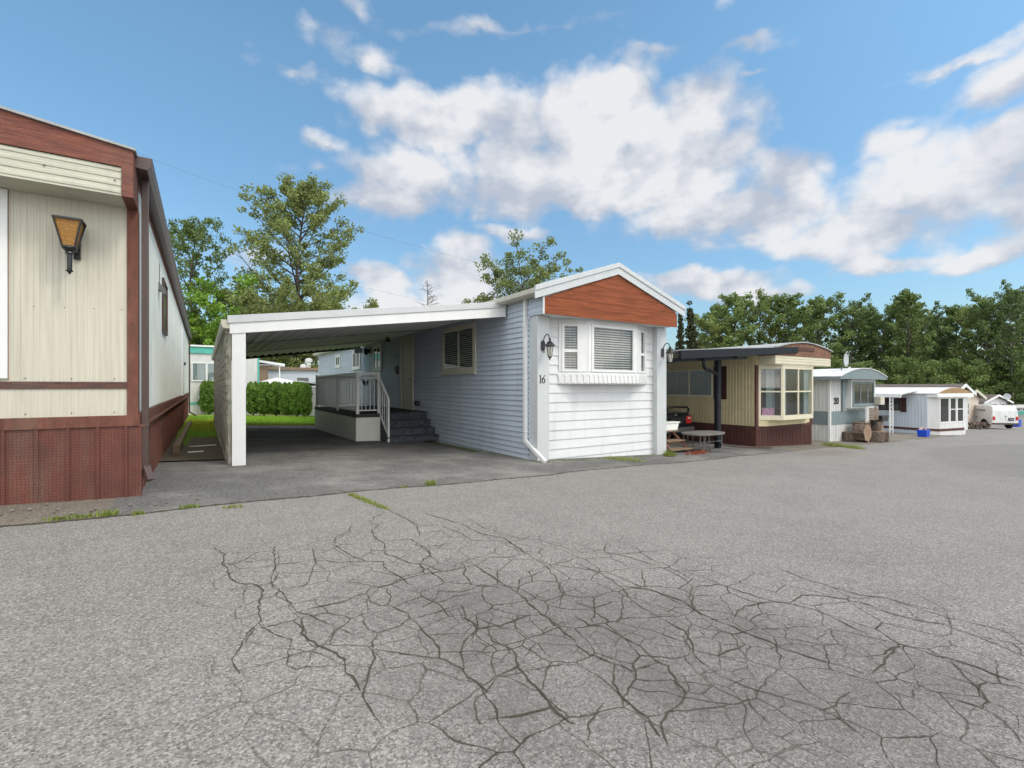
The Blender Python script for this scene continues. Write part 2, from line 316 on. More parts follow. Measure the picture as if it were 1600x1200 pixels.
        kk = ma('MAXIMUM', k, k2)
        col = mix(kk, col, (.048, .038, .026)); h = ma('SUBTRACT', h, ma('MULTIPLY', kk, 3))
        # darker newer paving far down the road, and a dried puddle stain
        far = mr(ma('ADD', oval(24, 1.5, 11, 4.3, -2), ma('MULTIPLY', wob, .06)), 1.02, .94)
        col = mix(ma('MULTIPLY', far, .30), col, tuple(c * .6 for c in base))
        st = mr(ma('ADD', oval(14.0, 6.1, 1.5, .42, 4), ma('MULTIPLY', wob, .4)), 1.1, .7)
        col = mix(ma('MULTIPLY', st, .4), col, (.17, .13, .10))
    if patch:
        col = mix(mr(noise(.8, 8, .75), .46, .66, 0, patch[0]), col, patch[1])
    L.new(col, p.inputs['Base Color'])
    bm = N.new('ShaderNodeBump'); bm.inputs['Strength'].default_value = .55; bm.inputs['Distance'].default_value = .006; L.new(h, bm.inputs['Height']); L.new(bm.outputs[0], p.inputs['Normal'])
    return mt
M['road'] = asphalt('bleached_road_asphalt', (.198, .186, .172), (.37, .35, .325), (.085, .08, .073), True)
M['drive'] = asphalt('dark_driveway_asphalt', (.105, .102, .098), (.28, .265, .245), (.04, .04, .041), False, (.85, (.25, .24, .22)))
M['gravel'] = asphalt('gravelly_dirt', (.17, .145, .115), (.30, .27, .23), (.06, .05, .04), False, (.6, (.10, .085, .06)))
M['earth'] = asphalt('dark_earth', (.085, .064, .044), (.15, .12, .09), (.03, .025, .018), False, (.5, (.11, .12, .05)))
M['turf'] = mat('lawn_soil_and_turf', (.22, .34, .06), .9, .3, 1.6, .8, 30, col2=(.26, .24, .10))
M['crack'] = mat('crack_filling', (.055, .043, .029), .95, .4, 8, .3, 30, col2=(.05, .048, .028))
M['field'] = mat('rough_ground', (.14, .13, .08), .95, .3, .6, .5, 8, col2=(.09, .12, .04))

# ------------------------------------------------------------------ mesh helpers
OFF = {}
class MB:
    def __init__(s): s.V = []; s.F = []
    def add(s, v, f):
        n = len(s.V); s.V += [tuple(p) for p in v]; s.F += [tuple(i + n for i in q) for q in f]; return s
    def box(s, x0, x1, y0, y1, z0, z1):
        v = [(x, y, z) for z in (z0, z1) for x, y in ((x0, y0), (x1, y0), (x1, y1), (x0, y1))]
        return s.add(v, [(0, 3, 2, 1), (4, 5, 6, 7), (0, 1, 5, 4), (1, 2, 6, 5), (2, 3, 7, 6), (3, 0, 4, 7)])
    def prism(s, pts, ax, a0, a1):
        def P(p, a): return {'y': (p[0], a, p[1]), 'x': (a, p[0], p[1]), 'z': (p[0], p[1], a)}[ax]
        n = len(pts); v = [P(p, a0) for p in pts] + [P(p, a1) for p in pts]
        return s.add(v, [tuple(range(n))[::-1], tuple(range(n, 2 * n))] + [(i, (i + 1) % n, n + (i + 1) % n, n + i) for i in range(n)])
    def fbox(s, o, u, n, u0, u1, n0, n1, z0, z1, u0t=None, u1t=None):
        """box in a wall frame: o origin, u along, n outward; z absolute"""
        u0t = u0 if u0t is None else u0t; u1t = u1 if u1t is None else u1t
        v = []
        for z, a, b in ((z0, u0, u1), (z1, u0t, u1t)):
            for uu, nn in ((a, n0), (b, n0), (b, n1), (a, n1)):
                v.append((o[0] + u[0] * uu + n[0] * nn, o[1] + u[1] * uu + n[1] * nn, z))
        return s.add(v, [(0, 3, 2, 1), (4, 5, 6, 7), (0, 1, 5, 4), (1, 2, 6, 5), (2, 3, 7, 6), (3, 0, 4, 7)])
    def bar(s, a, b, w, h=None):
        a = Vector(a); b = Vector(b); h = h or w; d = (b - a).normalized(); up = Vector((0, 0, 1)) if abs(d.z) < .95 else Vector((1, 0, 0))
        x = d.cross(up).normalized() * w / 2; y = x.cross(d).normalized() * h / 2
        v = [p + sx * x + sy * y for p in (a, b) for sx, sy in ((-1, -1), (1, -1), (1, 1), (-1, 1))]
        return s.add(v, [(0, 3, 2, 1), (4, 5, 6, 7), (0, 1, 5, 4), (1, 2, 6, 5), (2, 3, 7, 6), (3, 0, 4, 7)])
    def tube(s, pts, r, n=8):
        pts = [Vector(p) for p in pts]; rr = r if isinstance(r, (list, tuple)) else [r] * len(pts); base = len(s.V); prev = None
        for i, p in enumerate(pts):
            d = (pts[min(i + 1, len(pts) - 1)] - pts[max(i - 1, 0)]).normalized()
            x = prev if prev is not None else Vector((0, 0, 1)) if abs(d.z) < .9 else Vector((1, 0, 0))
            x = (x - d * x.dot(d)).normalized(); prev = x; y = d.cross(x)
            for k in range(n):
                t = 2 * math.pi * k / n; s.V.append(tuple(p + (x * math.cos(t) + y * math.sin(t)) * rr[i]))
        for i in range(len(pts) - 1):
            for k in range(n):
                a = base + i * n + k; b = base + i * n + (k + 1) % n; s.F.append((a, b, b + n, a + n))
        s.F.append(tuple(base + k for k in range(n))[::-1]); s.F.append(tuple(base + (len(pts) - 1) * n + k for k in range(n))); return s
    def lathe(s, cx, cy, prof, n=12):
        return s.tube_prof([(cx, cy, z) for r, z in prof], [r for r, z in prof], n)
    def tube_prof(s, pts, rr, n):
        base = len(s.V)
        for (x, y, z), r in zip(pts, rr):
            for k in range(n):
                t = 2 * math.pi * (k + .5) / n; s.V.append((x + r * math.cos(t), y + r * math.sin(t), z))
        for i in range(len(pts) - 1):
            for k in range(n):
                a = base + i * n + k; b = base + i * n + (k + 1) % n; s.F.append((a, b, b + n, a + n))
        s.F.append(tuple(base + k for k in range(n))[::-1]); s.F.append(tuple(base + (len(pts) - 1) * n + k for k in range(n))); return s
    def build(s, name, m, parent=None, bev=0, smooth=False, at=None):
        off = Vector(OFF.get(parent.name, (0, 0, 0))) if parent else (Vector(at) if at else Vector((0, 0, 0)))
        me = bpy.data.meshes.new(name); me.from_pydata([tuple(Vector(v) - off) for v in s.V], [], s.F)
        bm = bmesh.new(); bm.from_mesh(me); bmesh.ops.recalc_face_normals(bm, faces=bm.faces); bm.to_mesh(me); bm.free()
        if smooth:
            me.polygons.foreach_set('use_smooth', [True] * len(me.polygons))
        me.materials.append(M[m] if isinstance(m, str) else m)
        o = bpy.data.objects.new(name, me); C.objects.link(o)
        if parent: o.parent = parent; OFF[o.name] = tuple(off)
        elif at: o.location = at; OFF[o.name] = tuple(at)
        else: OFF[o.name] = (0, 0, 0)
        if bev:
            b = o.modifiers.new('bevel', 'BEVEL'); b.width = bev; b.segments = 2; b.limit_method = 'ANGLE'
        return o
def tag(o, label, cat, group=None):
    o['label'] = label; o['category'] = cat
    if group: o['group'] = group
    return o
def thing(name, label, cat, loc, rot=0, group=None):
    o = bpy.data.objects.new(name, None); C.objects.link(o); o.location = loc; o.rotation_euler = (0, 0, R(rot)); o.empty_display_size = .2
    OFF[o.name] = tuple(loc) if rot == 0 else (0, 0, loc[2])
    return tag(o, label, cat, group)
def struct(o, k='structure'): o['kind'] = k; return o
def lap(mb, o, u, n, u0, u1, z0, z1, pitch, d=.016, base=0.):
    """horizontal lapped boards as real wedges"""
    z = z1
    while z > z0 + .01:
        zb = max(z0, z - pitch)
        v = []
        for uu in (u0, u1):
            for nn, zz in ((base, zb), (base + d, zb), (base + d, zb + .012), (base + .002, z), (base, z)):
                v.append((o[0] + u[0] * uu + n[0] * nn, o[1] + u[1] * uu + n[1] * nn, zz))
        mb.add(v, [(0, 1, 2, 3, 4), (9, 8, 7, 6, 5)] + [(i, (i + 1) % 5, 5 + (i + 1) % 5, 5 + i) for i in range(5)])
        z -= pitch
def ribs(mb, o, u, n, u0, u1, z0, z1, pitch, w, d=.012, base=0.):
    k = int((u1 - u0) / pitch)
    for i in range(k):
        a = u0 + (i + .5) * (u1 - u0) / k
        mb.fbox(o, u, n, a - w / 2, a + w / 2, base, base + d, z0, z1)
def window(parent, o, u, n, u0, u1, z0, z1, fw=.06, fd=.05, muls=(), bars=(), fm='whitetrim', glass='darkglass', fill=None, sill=False, name='window', slats=.052):
    """frame mesh with pane (and blind or curtain) as children. muls: vertical mullions (u), bars: horizontal (z)"""
    mb = MB()
    mb.fbox(o, u, n, u0, u0 + fw, .001, fd, z0, z1); mb.fbox(o, u, n, u1 - fw, u1, .001, fd, z0, z1)
    mb.fbox(o, u, n, u0 + fw, u1 - fw, .001, fd - .002, z1 - fw, z1); mb.fbox(o, u, n, u0 + fw, u1 - fw, .001, fd - .002, z0, z0 + fw)
    for a, w in muls: mb.fbox(o, u, n, a - w / 2, a + w / 2, .001, fd - .008, z0 + fw, z1 - fw)
    for z, w in bars: mb.fbox(o, u, n, u0 + fw, u1 - fw, .001, fd - .012, z - w / 2, z + w / 2)
    if sill: mb.fbox(o, u, n, u0 - .03, u1 + .03, .002, fd + .04, z0 - .035, z0 - .001)
    w = mb.build(name, fm, parent, bev=.004)
    gdep = .022 if glass == 'glass' else .012
    g = MB().fbox(o, u, n, u0 + fw - .004, u1 - fw + .004, gdep, gdep + .005, z0 + fw - .004, z1 - fw + .004).build('pane', glass, w)
    if glass == 'glass':
        MB().fbox(o, u, n, u0 + fw * .5, u1 - fw * .5, .0015, .006, z0 + fw * .5, z1 - fw * .5).build('backing', 'dim' if fill == 'curtain' else 'dark', w)
        if fill == 'blind':
            bl = MB(); z = z0 + fw + .02
            while z < z1 - fw - .01:
                bl.fbox(o, u, n, u0 + fw + .006, u1 - fw - .006, .008, .018, z, z + .020); z += slats
            bl.build('blind', 'blind', w)
        if fill == 'curtain':
            MB().fbox(o, u, n, u0 + fw, u1 - fw, .007, .014, z0 + fw, z1 - fw).build('curtain', 'curtain', w)
    return w

# ------------------------------------------------------------------ ground sheets
def sheet(name, x0, x1, y0, y1, m, dz, step=1., kind='structure', rects=None):
    V = []; F = []
    for (a0, a1, b0, b1) in (rects or [(x0, x1, y0, y1)]):
        f0 = b0 if callable(b0) else (lambda x, b=b0: b); f1 = b1 if callable(b1) else (lambda x, b=b1: b)
        nx = max(2, int((a1 - a0) / step) + 1); ny = max(2, int((f1(a0) - f0(a0)) / step) + 1); b = len(V)
        for i in range(nx):
            x = a0 + (a1 - a0) * i / (nx - 1)
            for j in range(ny):
                y = f0(x) + (f1(x) - f0(x)) * j / (ny - 1); V.append((x, y, gz(x, y) + dz))
        F += [(b + i * ny + j, b + (i + 1) * ny + j, b + (i + 1) * ny + j + 1, b + i * ny + j + 1) for i in range(nx - 1) for j in range(ny - 1)]
    me = bpy.data.meshes.new(name); me.from_pydata(V, [], F); me.materials.append(M[m]); me.update()
    o = bpy.data.objects.new(name, me); C.objects.link(o); o['kind'] = kind; return o
def edge(x):
    return 5.5 + .085 * min(x, 60) + .05 * math.sin(x * 1.3) + .03 * math.sin(x * 3.7 + 1)
sheet('ground', -300, 420, -300, 420, 'field', -.05, 5)
sheet('road', -40, 150, -40, edge, 'road', 0, .5)
sheet('driveway', 0, 0, 0, 0, 'drive', -.018, .5, rects=[(-.75, 4.8, edge, 19.4), (4.8, 9.1, edge, 9.0), (9.1, 13.9, edge, 24.)])
sheet('gravel_verge', 0, 0, 0, 0, 'gravel', -.022, .5, rects=[(-30, -.75, edge, 7.5), (13.9, 34, edge, 20.)])
sheet('far_pavement', 0, 0, 0, 0, 'road', -.012, 1, rects=[(34, 150, edge, 26.)])
sheet('dirt_path', -.75, .30, 9.1, 14.2, 'earth', .004, .35)
sheet('lawn', 0, 0, 0, 0, 'turf', -.006, .5, rects=[(-.75, .28, 13.9, 19.4), (-6, 14, 19.2, 40)])

def polystrip(lines, name, m, dz):
    V = []; F = []
    for pts, w in lines:
        P = []
        for a, b in zip(pts[:-1], pts[1:]):
            L_ = math.dist(a, b); k = max(2, int(L_ / .035))
            for i in range(k):
                t = i / k; P.append((a[0] + (b[0] - a[0]) * t, a[1] + (b[1] - a[1]) * t))
        P.append(pts[-1]); ex = list(P); P = [(x + random.gauss(0, .0045), y + random.gauss(0, .0045)) for x, y in P]; P[0] = ex[0]; P[-1] = ex[-1]
        b0 = len(V); n = len(P)
        for i, (x, y) in enumerate(P):
            a = P[max(0, i - 1)]; c = P[min(n - 1, i + 1)]; dx, dy = c[0] - a[0], c[1] - a[1]; l = math.hypot(dx, dy) or 1
            ww = w * random.uniform(.35, 1.35) * min(1, .5 + min(i, n - 1 - i) / 6) / 2
            nx, ny = -dy / l * ww, dx / l * ww; z = gz(x, y) + dz
            V += [(x + nx, y + ny, z), (x - nx, y - ny, z)]
        F += [(b0 + 2 * i, b0 + 2 * i + 1, b0 + 2 * i + 3, b0 + 2 * i + 2) for i in range(n - 1)]
    me = bpy.data.meshes.new(name); me.from_pydata(V, [], F); me.materials.append(M[m]); me.update()
    o = bpy.data.objects.new(name, me); C.objects.link(o); o['kind'] = 'structure'; return o
A = """790,75 870,105 930,130 1000,165 1030,185 1040,215 1035,235|1030,185 1110,185 1180,210 1230,240 1320,240 1420,285 1480,320 1530,370 1550,430 1540,480
1050,140 1120,160 1190,180 1260,215 1340,230 1400,270 1425,290|1215,160 1270,195 1380,228 1470,240 1540,260 1600,275
920,140 880,155 862,175 895,185 870,205 880,225 915,250 920,290 960,300 1000,320 1060,325 1120,350|800,180 790,205 740,230 735,255 770,275 800,295 850,315 910,315 920,345 980,375 1010,400
525,255 520,300 525,340 510,380 515,405 555,425 580,465 605,497 640,505 700,530 740,545|305,265 345,290 340,320 360,345 362,375 385,390 460,400 480,420 465,480 470,530 440,560 410,600 385,640 370,660 380,690 400,715
470,540 520,575 580,597 570,640 568,690 600,700 680,690 770,685|605,497 690,475 760,460 830,435 850,430 870,408 930,400 990,375 1060,360 1160,345 1240,330
850,430 870,460 900,472 930,470 940,440 925,415 890,408|835,490 840,520 860,560 890,572 950,555 1010,520 1000,500 950,480 930,470
890,572 872,600 878,660 870,690 850,740 845,790 870,850 905,898|625,515 625,575 680,615 750,645 775,660 780,710 810,745 830,780
720,610 735,580 740,550 800,575 860,565|1010,520 1060,570 1110,620 1120,660 1190,700 1215,730 1290,780 1240,810 1245,850 1260,898
1240,330 1300,370 1390,425 1450,480 1500,520 1560,570 1600,600|1190,470 1210,520 1250,555 1330,545 1440,505|1250,555 1200,600 1190,640 1200,700
1250,555 1300,600 1380,635 1390,690 1320,730 1280,780|1390,690 1430,740 1480,790 1515,835 1560,880 1600,898|1320,730 1400,715 1480,695 1560,680 1600,685
1515,835 1450,855 1370,870 1290,880|880,630 960,640 1040,655 1110,662|350,325 430,315 520,308 550,295|660,265 670,310 655,360 640,395 620,405 560,410
670,310 750,318 820,315 850,315|1060,360 1045,320 1080,290 1060,265|1240,330 1290,300 1360,300 1420,285|1100,440 1110,420 1190,425 1260,400 1340,410|1050,480 1110,440
930,240 1010,235 1060,265 1160,250|1390,425 1400,380 1480,350|1040,215 1120,205 1160,230|1010,520 1090,500 1190,470"""
B = """0,550 60,575 130,610 165,640 200,685 240,710 300,745 385,790 410,830 430,890 510,950|165,630 260,645 330,665 385,688 430,720 500,755 560,775 650,815 740,855 830,885 920,910 990,930 1030,945
412,635 510,625 600,655 700,685 790,700 850,715 920,745 1000,785 1060,805|390,580 470,605 520,625|765,690 810,665 870,665 960,680 1040,695 1110,725 1200,750 1320,770 1400,800 1500,840 1600,880
720,565 800,600 900,630 1020,665 1110,675 1250,720 1330,745 1450,770 1520,790 1600,815|560,760 580,720 620,700 700,690|1060,945 1100,905 1140,850 1160,840 1240,865 1330,890 1430,920 1530,960 1600,980
1340,900 1380,940 1430,990 1465,1030 1460,1070 1380,1045 1320,1030|1460,1070 1510,1100 1540,1127 1590,1190|0,740 50,770 100,775 160,810 230,850 290,905 330,915|0,840 50,880 70,880 140,910 200,935 300,905
140,910 135,980 170,1040 250,1100 300,1170|510,880 560,860 605,840|510,950 600,990 700,1020 800,1050 880,1075 930,1060 940,1030 980,1010|330,915 360,980 395,1010 380,1050 330,1085 310,1127 330,1200
0,512 60,508 140,515 230,540 330,575 385,605 412,635 400,675 385,690|0,690 60,710 130,690 200,685|70,710 60,760|100,1050 60,1100 40,1190|880,1075 960,1120 1040,1180|600,990 620,1060 700,1130"""
L_ = []
for txt, ox, oy in ((A, 200, 740), (B, 900, 640)):
    for ln in txt.replace('\n', '|').split('|'):
        q = [tuple(float(t) for t in w.split(',')) for w in ln.split()]
        pts = [onroad(ox + x / 2.2857, oy + y / 2.2857) for x, y in q]
        L_.append((pts, random.uniform(.005, .010)))
polystrip(L_, 'road_cracks', 'crack', .004)
# the rough seam where road and drive meet
polystrip([([(x / 2, edge(x / 2) - .01) for x in range(-8, 26)], .05)], 'road_seam', 'crack', .003)

# ------------------------------------------------------------------ foliage generators
def quads(name, P, size, m, parent=None, up=.0, aspect=1.):
    """P: N x 3 leaf centres; one small random quad per leaf"""
    n = len(P); rs = np.random.RandomState(n % 9973 + 3)
    a = rs.normal(size=(n, 3)); a /= np.linalg.norm(a, axis=1)[:, None]
    if up: a[:, 2] *= (1 - up); a /= np.linalg.norm(a, axis=1)[:, None]
    b = rs.normal(size=(n, 3)); b -= a * (a * b).sum(1)[:, None]; b /= np.linalg.norm(b, axis=1)[:, None]
    s = size * rs.uniform(.6, 1.3, n)[:, None]
    a = a * s * aspect; b = b * s
    V = np.empty((n, 4, 3)); V[:, 0] = P - a * .5; V[:, 1] = P + b * .42; V[:, 2] = P + a * .6; V[:, 3] = P - b * .42
    me = bpy.data.meshes.new(name); me.vertices.add(4 * n); me.loops.add(4 * n); me.polygons.add(n)
    me.vertices.foreach_set('co', V.reshape(-1)); me.loops.foreach_set('vertex_index', np.arange(4 * n, dtype=np.int32))
    me.polygons.foreach_set('loop_start', np.arange(0, 4 * n, 4, dtype=np.int32)); me.polygons.foreach_set('loop_total', np.full(n, 4, dtype=np.int32))
    me.update(calc_edges=True); me.materials.append(M[m])
    o = bpy.data.objects.new(name, me); C.objects.link(o)
    if parent: o.parent = parent
    return o
def tree_data(seed, H, cr, cb, nl=16, sub=5, shape='oval', perclump=60, cs=.5, upw=.8, tr=.22):
    """returns wood MB and leaf centres; cb = crown base height, cr = crown radius"""
    rs = random.Random(seed); wood = MB(); P = []
    tp = [(0, 0, -.6)]; x = y = 0
    for i in range(1, 9):
        x += rs.gauss(0, .012 * H); y += rs.gauss(0, .012 * H); tp.append((x, y, H * .93 * i / 8))
    wood.tube(tp, [tr * (1 - .9 * i / 8) for i in range(9)], 7)
    def at(z):
        t = min(max(z / (H * .93) * 8, 0), 7.999); i = int(t); f = t - i
        return Vector([tp[i][k] * (1 - f) + tp[i + 1][k] * f for k in range(3)])
    def clump(c, r, n):
        for _ in range(n):
            while True:
                v = Vector((rs.uniform(-1, 1), rs.uniform(-1, 1), rs.uniform(-1, 1)))
                if v.length < 1: break
            P.append(tuple(c + Vector((v.x * r, v.y * r, v.z * r * .75))))
    for i in range(nl):
        t = (i + rs.random() * .6) / nl; z0 = cb + (H * .9 - cb) * t
        prof = {'oval': math.sin(math.pi * min(1, .18 + .80 * t)) ** .7, 'fan': .55 + .55 * math.sin(math.pi * (.15 + .75 * t)), 'cone': 1.02 - t, 'round': math.sqrt(max(.05, 1 - (1.55 * t - .75) ** 2))}[shape]
        ln = cr * prof * rs.uniform(.7, 1.15); an = i * 2.4 + rs.uniform(-.4, .4)
        rise = upw * ln * rs.uniform(.6, 1.2) * (.6 + .7 * t)
        a = at(z0); e = a + Vector((math.cos(an) * ln, math.sin(an) * ln, rise)); mid = (a + e) / 2 + Vector((0, 0, -.08 * ln))
        r0 = tr * .42 * (1 - .6 * t)
        wood.tube([a, mid, e], [r0, r0 * .6, r0 * .15], 5)
        for k in range(sub):
            q = .35 + .65 * (k + rs.random() * .5) / sub; b = a.lerp(mid, q * 2) if q < .5 else mid.lerp(e, q * 2 - 1)
            tip = b + Vector((rs.gauss(0, .2), rs.gauss(0, .2), rs.uniform(-.05, .35) * upw)) * ln * .55
            wood.tube([b, tip], [r0 * .3, r0 * .08], 4)
            clump(tip, cs * rs.uniform(.65, 1.25), int(perclump * rs.uniform(.6, 1.3)))
            if rs.random() < .7: clump(b.lerp(tip, .5), cs * rs.uniform(.4, .8), perclump // 2)
        clump(e, cs * rs.uniform(.6, 1.1), perclump)
    clump(at(H * .93) + Vector((0, 0, H * .02)), cs, perclump * 2)
    return wood, np.array(P)
PROTO = {}; TD = {}
def td(kind):
    if kind not in TD: TD[kind] = tree_data(**KINDS[kind][0])
    return TD[kind]
def tree(kind, label, x, y, scale=1., rot=0, group='trees at the edge of the park', sx=1., name='leafy_tree', cat='tree', zoff=0.):
    r = bpy.data.objects.new(name, None); C.objects.link(r); r.location = (x, y, gz(x, y) + zoff); r.rotation_euler = (0, 0, R(rot)); r.scale = (scale * sx, scale * sx, scale)
    tag(r, label, cat, group)
    if kind not in PROTO:
        kw, leaf, ls, bark = KINDS[kind]; wood, P = td(kind)
        w = wood.build('trunk', bark, r); c = quads('crown', P, ls, leaf, r); PROTO[kind] = (w, c)
    else:
        for o in PROTO[kind]:
            k = o.copy(); C.objects.link(k); k.parent = r
    return r
KINDS = {
 'cottonwood': (dict(seed=3, H=18.5, cr=4.5, cb=3.0, nl=56, sub=8, shape='oval', perclump=44, cs=.52, upw=1.05, tr=.26), 'leafo', .17, 'bark'),
 'maple_a': (dict(seed=11, H=15, cr=4.2, cb=2.5, nl=36, sub=6, shape='oval', perclump=42, cs=.52, upw=.9, tr=.2), 'leaf', .18, 'bark'),
 'spread': (dict(seed=21, H=12.5, cr=4.6, cb=4.5, nl=36, sub=7, shape='round', perclump=46, cs=.52, upw=.6, tr=.24), 'leafo', .17, 'bark'),
 'bushy': (dict(seed=31, H=9, cr=3.6, cb=.8, nl=26, sub=6, shape='round', perclump=46, cs=.62, upw=.6, tr=.16), 'leafb', .22, 'barkpale'),
 'olive': (dict(seed=41, H=9.5, cr=3.2, cb=1.2, nl=24, sub=6, shape='round', perclump=44, cs=.6, upw=.8, tr=.14), 'leafo', .2, 'barkpale'),
 'for_a': (dict(seed=51, H=19, cr=4.2, cb=5.0, nl=30, sub=5, shape='oval', perclump=42, cs=.72, upw=.8, tr=.3), 'leaf', .30, 'bark'),
 'for_b': (dict(seed=61, H=19, cr=3.4, cb=6.5, nl=36, sub=6, shape='fan', perclump=36, cs=.62, upw=1.0, tr=.26), 'leafd', .28, 'barkpale'),
 'for_c': (dict(seed=71, H=18, cr=4.8, cb=3.5, nl=36, sub=7, shape='round', perclump=40, cs=.75, upw=.7, tr=.3), 'leafo', .30, 'bark'),
 'for_d': (dict(seed=81, H=18, cr=3.8, cb=2.5, nl=44, sub=6, shape='oval', perclump=36, cs=.6, upw=.7, tr=.28), 'leaf', .28, 'bark'),
 'under': (dict(seed=91, H=8, cr=4.2, cb=.4, nl=24, sub=6, shape='round', perclump=40, cs=.9, upw=.5, tr=.14), 'leaf', .32, 'bark'),
 'spruce': (dict(seed=95, H=10, cr=1.35, cb=.6, nl=70, sub=3, shape='cone', perclump=26, cs=.26, upw=-.15, tr=.16), 'conif', .15, 'bark'),
}
def pt(kind, label, px, f, topy, **k):
    x, y = W(px, f); P = td(kind)[1]; H = P[:, 2].max(); z = gz(x, y); sc = ((604 - topy) * f / 742 - z) / H
    hw = k.pop('hw', None)
    if hw: k['sx'] = hw * f / 742 / np.percentile(np.hypot(P[:, 0], P[:, 1]), 93) / sc
    return tree(kind, label, x, y, sc, **k)
LG = 'trees behind the homes on the left'
pt('cottonwood', 'tallest cottonwood, open crown rising high above the carport roof', 472, 38, 264, rot=40, group=LG, hw=82)
pt('maple_a', 'tall green tree close beside the eave of the cream home', 304, 36, 324, rot=10, group=LG, hw=58)
pt('maple_a', 'dark leafy tree just behind the cream home roof edge', 268, 33, 452, rot=200, group=LG, hw=40)
pt('bushy', 'bright green rounded tree between the two tall trees on the left', 362, 35, 432, rot=0, group=LG)
pt('bushy', 'low bright green bushy tree above the turquoise trimmed home', 325, 34, 492, rot=130, group=LG)
pt('olive', 'olive green shrubby tree in front of the tall cottonwood trunk', 432, 33, 440, rot=0, group=LG)
pt('olive', 'thin olive tree right of the cottonwood over the carport roof', 505, 34, 432, rot=77, group=LG)
pt('olive', 'small olive tree at the right end of the clump over the carport', 548, 36, 458, rot=210, group=LG)
pt('olive', 'pale olive tree left of the cottonwood, above the carport gutter', 398, 36, 440, rot=310, group=LG)
pt('under', 'low tree top peeping over the middle of the carport roof', 607, 50, 482, rot=30, group=LG, sx=.8)
pt('spread', 'wide olive tree rising behind the blue home beside its gable', 820, 40, 384, rot=60, group=LG, hw=78)
pt('spruce', 'dark narrow spruce behind the right lantern of the white home', 1076, 42, 470, rot=0, name='spruce_tree', group='spruces behind the yellow home')
pt('spruce', 'thin dark spruce tip close against the red gable edge', 1062, 46, 478, rot=50, name='spruce_tree', group='spruces behind the yellow home', sx=.7)
# forest line to the right
FT = [('for_c', 1106, 74, 482, 'grey green round tree just right of the dark spruces'), ('for_a', 1128, 80, 470, 'tall tree second from the dark spruces, above the black gutter'),
 ('for_a', 1150, 74, 455, 'broad leafy tree above the post of the black guttered awning'), ('for_c', 1186, 76, 454, 'rounded tree above the middle of the yellow home roof'),
 ('for_a', 1219, 72, 455, 'pointed leafy tree over the right half of the yellow home roof'), ('for_c', 1256, 78, 464, 'lower round tree above the brown gable of the yellow home'),
 ('for_a', 1290, 72, 458, 'full dark tree right above the peak of the yellow home'), ('for_b', 1322, 74, 460, 'tree standing over the satellite dish of the grey and white home'),
 ('for_d', 1352, 76, 476, 'slim tree above the arched fascia of the home numbered 20'), ('for_b', 1385, 72, 470, 'thin crowned tree above the lattice posts'),
 ('for_d', 1418, 70, 452, 'tallest tree of the line, above the white ribbed awning roof'), ('for_b', 1446, 74, 474, 'narrow tree just right of the tallest tree of the line'),
 ('for_a', 1492, 74, 474, 'airy tree above the tan arched gable'), ('for_c', 1522, 70, 466, 'spreading tree above the pink beige gabled home'),
 ('for_b', 1552, 66, 446, 'high thin trunked tree above the white van'), ('for_b', 1582, 64, 438, 'tall tree near the right border above the far bay window home'),
 ('for_a', 1610, 66, 442, 'tall tree cut by the right border of the photo'), ('for_c', 1470, 84, 482, 'lower tree filling the gap above the shingled roof'), ('for_a', 1404, 88, 470, 'farther tree half hidden behind the tallest tree of the line')]
for i, (k, px, f, ty, lb) in enumerate(FT):
    pt(k, lb, px, f, ty, rot=i * 73, hw=(38 if i < 8 else 31) + (5, -4, 2, -5)[i % 4])
for i, (px, f, ty) in enumerate([(1120, 66, 540), (1180, 68, 545), (1240, 66, 550), (1330, 66, 560), (1420, 66, 556), (1500, 66, 560), (1565, 66, 556), (1605, 64, 560)]):
    lb = ['low bushy tree behind the black awning gutter', 'low bushy tree behind the flat middle of the yellow home roof', 'low tree behind the brown gable', 'bushy understory tree behind the satellite dish',
          'bushy understory tree behind the white ribbed awning', 'bushy understory tree behind the pink beige gable', 'bushy understory tree above the van roof', 'bushy understory tree at the right border'][i]
    pt('under', lb, px, f, ty, rot=i * 51, group='understory trees', hw=36)
# far-off wood that reads as one mass
def wood_mass(name, px0, px1, f0, f1, top, n, size, m):
    rs = np.random.RandomState(5); P = []
    blobs = []
    for i in range(int((px1 - px0) / 6)):
        px = rs.uniform(px0, px1); f = rs.uniform(f0, f1); x, y = W(px, f); zt = (604 - top) * f / 742; zb = gz(x, y)
        blobs.append((x, y, rs.uniform(zb + .5, zt - 1.5), rs.uniform(1.6, 3.2)))
    for k in range(n):
        x, y, z, r = blobs[rs.randint(len(blobs))]; v = rs.normal(size=3); v /= np.linalg.norm(v); v *= r * rs.uniform(.55, 1.05); P.append((x + v[0], y + v[1], z + v[2] * .8))
    o = quads(name, np.array(P), size, m); o['kind'] = 'stuff'; return o
wood_mass('far_wood', 1040, 1680, 92, 102, 545, 26000, .5, 'leaf')
wood_mass('left_wood', 180, 640, 44, 52, 490, 22000, .34, 'leaf')
